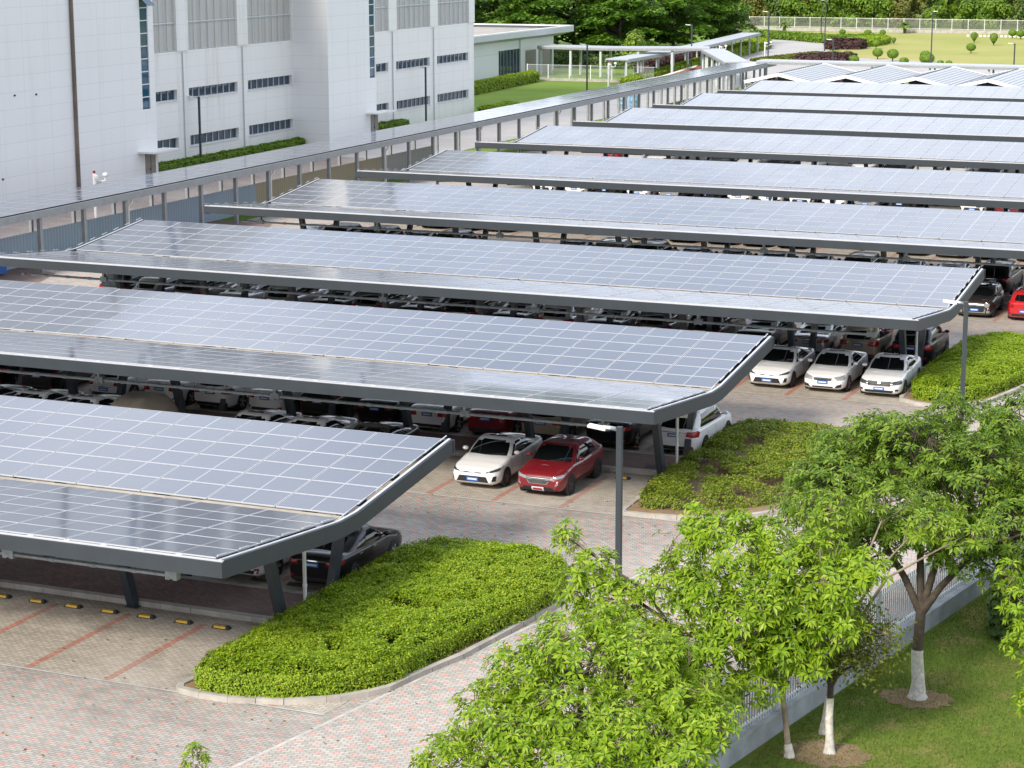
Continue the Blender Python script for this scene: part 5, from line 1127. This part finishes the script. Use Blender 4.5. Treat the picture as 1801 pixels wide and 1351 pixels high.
# ------------------------------------------------------------------ low white building and white walkways
def low_building():
    t=thing('low_building','low white building with a flared grey roof and dark glazed corner','building',(-111,200,0))
    ox,oy=-111,200
    mb=MB(); mb.box(-22,0,-25,6.0,0,4.75); mb.box(-22,-.25,6.0,13.4,3.55,4.75); mb.box(-22,0,13.4,25,0,4.75); mb.obj('wall',M['clad3'],t)
    mb=MB(); mb.box(-.6,-.25,6.0,13.4,.25,3.55); g=mb.obj('window',M['winglass'],t)
    mb=MB()
    for k in range(8): mb.box(-.26,-.16,6.0+7.4*k/7-.05,6.0+7.4*k/7+.05,.25,3.55)
    mb.obj('frame',M['grey'],g)
    mb=MB()
    P0=[(-23,-26),(.4,-26),(.4,25.5),(-23,25.5)]; P1=[(-25,-28),(2.0,-28),(2.0,27.5),(-25,27.5)]
    for k in range(4):
        j=(k+1)%4; mb.face([(*P0[k],4.75),(*P0[j],4.75),(*P1[j],5.25),(*P1[k],5.25)],0); mb.face([(*P1[k],5.25),(*P1[j],5.25),(*P1[j],5.95),(*P1[k],5.95)],0)
    mb.obj('eaves',M['lgrey'],t)
    mb=MB(); mb.box(-24.4,1.4,-27.4,26.9,5.5,5.6); mb.obj('roof',plain('roof_gravel',(.36,.33,.30),.9,var=.2,scale=.4),t)
    mb=MB()
    for a in ((-25,-24.5,-28,27.5),(1.5,2.0,-28,27.5),(-24.5,1.5,-28,-27.5),(-24.5,1.5,27.0,27.5)): mb.box(*a,5.951,6.10)
    mb.obj('parapet',M['white'],t)
    mb=MB(); mb.box(.0,.06,15.0,18.6,0,3.2); mb.box(.0,.06,19.6,23.6,0,3.6); mb.obj('door',M['door'],t)
low_building()
def white_walkway(label,pts,wd,h,posts,pr=.10):
    t=thing('white_walkway',label,'walkway',(pts[0][0],pts[0][1],0),0,'white roofed walkways beyond the lawn'); O=Vector((pts[0][0],pts[0][1],0))
    P=[Vector((x,y,0))-O for x,y in pts]; mb=MB(); bm2=MB()
    L=[];Rr=[]
    for i,p in enumerate(P):
        d=(P[min(i+1,len(P)-1)]-P[max(i-1,0)]).normalized(); n=Vector((-d.y,d.x,0)); L.append(p+n*wd/2); Rr.append(p-n*wd/2)
    for i in range(len(P)-1):
        z=Vector((0,0,h)); q=Vector((0,0,h+.16)); a,b,c,d=L[i],L[i+1],Rr[i+1],Rr[i]
        mb.face([a+q,d+q,c+q,b+q]); bm2.face([a+z,b+z,c+z,d+z]); 
        for u,v in ((a,b),(c,d)): mb.face([u+z,v+z,v+q,u+q]); bm2.bar(u+z-Vector((0,0,.13)),v+z-Vector((0,0,.13)),.12,.24)
    for u,v in ((L[0],Rr[0]),(L[-1],Rr[-1])): mb.face([u+Vector((0,0,h)),v+Vector((0,0,h)),v+Vector((0,0,h+.16)),u+Vector((0,0,h+.16))])
    mb.obj('roof',M['shed'] if 'shed' in M else M['white'],t); bm2.obj('beams',M['grey'],t)
    tot=sum((P[i+1]-P[i]).length for i in range(len(P)-1)); n=max(2,int(tot/posts))
    for k in range(n+1):
        s=.4+(tot-.8)*k/n
        for i in range(len(P)-1):
            l=(P[i+1]-P[i]).length
            if s<=l or i==len(P)-2:
                f=s/l; c=P[i].lerp(P[i+1],f); d=(P[i+1]-P[i]).normalized(); nn=Vector((-d.y,d.x,0)); break
            s-=l
        for sg in (-1,1):
            q=c+nn*sg*(wd/2-.35); m2=MB(); m2.box(q.x-pr,q.x+pr,q.y-pr,q.y+pr,0,h-.02); m2.obj('post',M['lgrey'],t)
white_walkway('flat white roofed walkway running from the low building to the bicycle racks',[(-109.0,216.5),(-99,215.5),(-86.8,219.5)],3.6,3.75,4.2,.14)
white_walkway('white walkway slanting down from the junction to the long solar walkway',[(-86.6,219.8),(-75.0,193.5)],3.0,3.55,5.0)
white_walkway('low white walkway roof rising to the right behind the bicycle racks',[(-93.6,203),(-94.6,239),(-98.2,276)],3.0,2.95,6.2)
white_walkway('white walkway along the back of the zigzag sheds',[(-72.6,194.9),(-62,194.8),(-45,194.5),(-25,194.0)],3.2,3.75,6.0)
# zigzag white sheds
sheet('shed_paving',[(-71,168),(-20,168),(-20,202),(-71,202)],.002,M['asphalt'])
def shed(k,x0,y0,label):
    t=thing('folded_shed',label,'shed',(x0,y0,0),0,'white zigzag roof sheds behind the last canopy')
    w_,d=7.5,19.0; z0,z1=2.95,3.80; mb=MB()
    for (xa,za,xb,zb) in ((0,z0,w_/2,z1),(w_/2,z1,w_,z0)):
        mb.face([(xa,0,za),(xb,0,zb),(xb,d,zb),(xa,d,za)]); mb.face([(xa,0,za-.06),(xa,d,za-.06),(xb,d,zb-.06),(xb,0,zb-.06)])
        for q in range(1,8):
            f=q/8; x=xa+(xb-xa)*f; z=za+(zb-za)*f; mb.bar((x,0,z+.02),(x,d,z+.02),.05,.05)
    mb.obj('roof',M['shed'],t)
    for y in (-.06,d+.06):
        for a,b in (((0,y,z0-.10),(w_/2,y,z1-.10)),((w_/2,y,z1-.10),(w_,y,z0-.10))): m2=MB(); m2.bar(a,b,.10,.34); m2.obj('fascia',M['white'],t)
    m2=MB(); y=.4
    while y<d: m2.box(w_/2-.32,w_/2-.22,y,y+.45,z1-.03,z1+.06); m2.box(-.06,.06,y,y+.4,z0+.0,z0+.06); y+=.95
    m2.obj('roof_clips',M['navy'],t)
    mb=MB(); mb.box(.3,w_-.3,12.0,12.2,0,2.9); mb.obj('shade_sheet',M['navy'],t)  # dark sheet added inside the open shed, its colour stands for the shade there
    for x in (.1,w_-.1):
        for y in (.2,d-.2): m2=MB(); m2.box(x-.08,x+.08,y-.08,y+.08,0,z0); m2.obj('post',M['grey'],t)
for k in range(5): shed(k,-67.9+7.52*k,173.2-.35*k,'white zigzag roofed shed behind the last canopy, %s from the left'%ORD[k])

# ------------------------------------------------------------------ mid fence, camera poles, bicycles, barrels
t=thing('garden_fence','grey bar fence on a low wall at the far side of the small lawn','fence',(-106.8,205.6,0)); mb=MB(); mb.box(0,17.5,-.15,.15,0,.35); mb.obj('base_wall',M['kerb'],t)
for k in range(6):
    mb=MB(); mb.box(k*2.9-.05,k*2.9+.05,-.05,.05,.3,2.1); mb.obj('post',M['white'],t); mb=MB()
    for q in range(1,19): mb.box(k*2.9+q*.15-.012,k*2.9+q*.15+.012,-.012,.012,.36,2.0)
    mb.box(k*2.9,k*2.9+2.9,-.02,.02,2.0,2.05); mb.obj('bar_panel',M['lgrey'],t)
t=thing('green_mesh_fence','pale mesh fence beside the far solar walkway posts','fence',(-76.3,160,0)); mb=MB(); mb.box(-.12,.12,0,32,0,.35); mb.obj('base_wall',M['kerb'],t)
for k in range(11):
    mb=MB(); mb.box(-.04,.04,k*3-.04,k*3+.04,.3,2.0); mb.obj('post',M['lgrey'],t)
    mb=MB()
    for q in range(1,13): mb.box(-.006,.006,k*3+q*.23-.007,k*3+q*.23+.007,.36,1.9)
    mb.box(-.02,.02,k*3,k*3+3,1.9,1.95); mb.obj('bar_panel',M['lgrey'],t)
for x,y,l in ((-82.0,70.6,'white camera pole with a red beacon before the factory wall'),(-92.5,197.1,'white camera pole on the lawn corner near the bicycle racks'),(-91.95,240.1,'white camera pole under the white walkway junction'),(-89.0,252.5,'white camera pole with grey boxes by the curved road')):
    t=thing('camera_pole',l,'camera pole',(x,y,0),0,'white camera poles'); mb=MB(); mb.tube([(0,0,0),(0,0,3.0)],[.10,.10],10); mb.bar((0,0,2.35),(1.0,-.1,2.6),.07); mb.obj('pole',M['white'],t)
    mb=MB(); mb.ellipsoid((.95,-.1,2.95),(.20,.20,.17),10,6); mb.bar((.95,-.1,2.6),(.95,-.1,2.85),.08); mb.bar((.15,-.1,2.85),(.45,-.35,2.8),.17,.17); mb.obj('camera',M['white'],t)
    mb=MB(); mb.box(.25,.6,-.14,-.05,2.25,2.5); mb.box(-.38,-.15,-.12,.12,1.05,1.55); mb.obj('control_box',M['grey'],t)
    mb=MB(); mb.tube([(0,0,3.0),(0,0,3.18)],.09,10); mb.obj('beacon',M['tl'],t)
def bike_proto():
    t=thing('bicycle','x','bicycle',(0,0,0),0,'bicycles parked in a long row'); mb=MB()
    for y in (-.52,.52):
        w_=MB()
        for k in range(14):
            a,b=2*PI*k/14,2*PI*(k+1)/14; w_.bar((0,y+.32*math.cos(a),.33+.32*math.sin(a)),(0,y+.32*math.cos(b),.33+.32*math.sin(b)),.10,.10,up=(1,0,0))
        w_.obj('wheel',M['rubber'],t)
    for a,b in (((0,-.50,.33),(0,-.35,.85)),((0,-.38,.78),(0,.12,.72)),((0,-.36,.72),(0,.02,.32)),((0,.02,.32),(0,.18,.85)),((0,.02,.32),(0,.52,.33)),((0,.14,.70),(0,.52,.33))): mb.bar(a,b,.09,.09,up=(1,0,0))
    mb.obj('frame',M['bikered'],t); mb=MB(); mb.bar((-.28,-.28,1.0),(.28,-.28,1.0),.08); mb.bar((0,-.35,.85),(0,-.28,1.0),.04,up=(1,0,0)); mb.box(-.18,.18,-.75,-.42,.72,.92); mb.obj('handlebar',M['white'],t)
    mb=MB(); mb.box(-.09,.09,.05,.32,.86,.93); mb.obj('saddle',M['bikered'],t); return t
b0=bike_proto(); nb=0
for k in range(46):
    f=k/45; x=-87.9-.25*math.sin(f*3)-4.1*max(0,f-.45)*1.2; y=189+38*f; lab='parked shared bicycle, %s from the left end of the long row by the walkway'%ORD[k]
    if k==0: b0.location=(x,y,0); b0.rotation_euler=(0,0,-1.25); b0['label']=lab
    else: copy_tree(b0,(x,y,0),-1.25+rnd.uniform(-.08,.08),lab)
for x,y,c,l in ((-80.0,168,'blue','pale blue barrel behind the solar walkway posts'),(-78.2,166.5,'blue2','bright blue barrel behind the solar walkway posts')):
    t=thing('plastic_barrel',l,'barrel',(x,y,0)); mb=MB(); mb.lathe([(0,.50),(.1,.54),(.5,.54),(.52,.57),(.56,.54),(1.0,.54),(1.02,.57),(1.06,.54),(1.5,.52),(1.6,.42),(1.6,0)],(0,0,0),(0,0,1),16); mb.obj('drum',plain('barrel_'+c,(.10,.32,.55) if c=='blue2' else (.28,.42,.52),.5),t)
    mb=MB(); mb.lathe([(1.6,.12),(1.68,.12),(1.68,0)],(.1,0,0),(0,0,1),10); mb.obj('cap',M['white'],t)
t=thing('blue_bin','blue bin on the brick apron at the left edge, under the third canopy','bin',(-73.3,47.6,.01)); mb=MB(); mb.box(-.55,.55,-.4,.4,.12,1.0); mb.box(-.6,.6,-.45,.45,1.0,1.10); mb.obj('box',plain('blue_plastic',(.03,.14,.42),.5),t)
mb=MB(); mb.tube([(-.4,-.4,.11),(-.3,-.4,.11)],.1,8); mb.tube([(.3,-.4,.11),(.4,-.4,.11)],.1,8); mb.obj('wheel',M['rubber'],t)
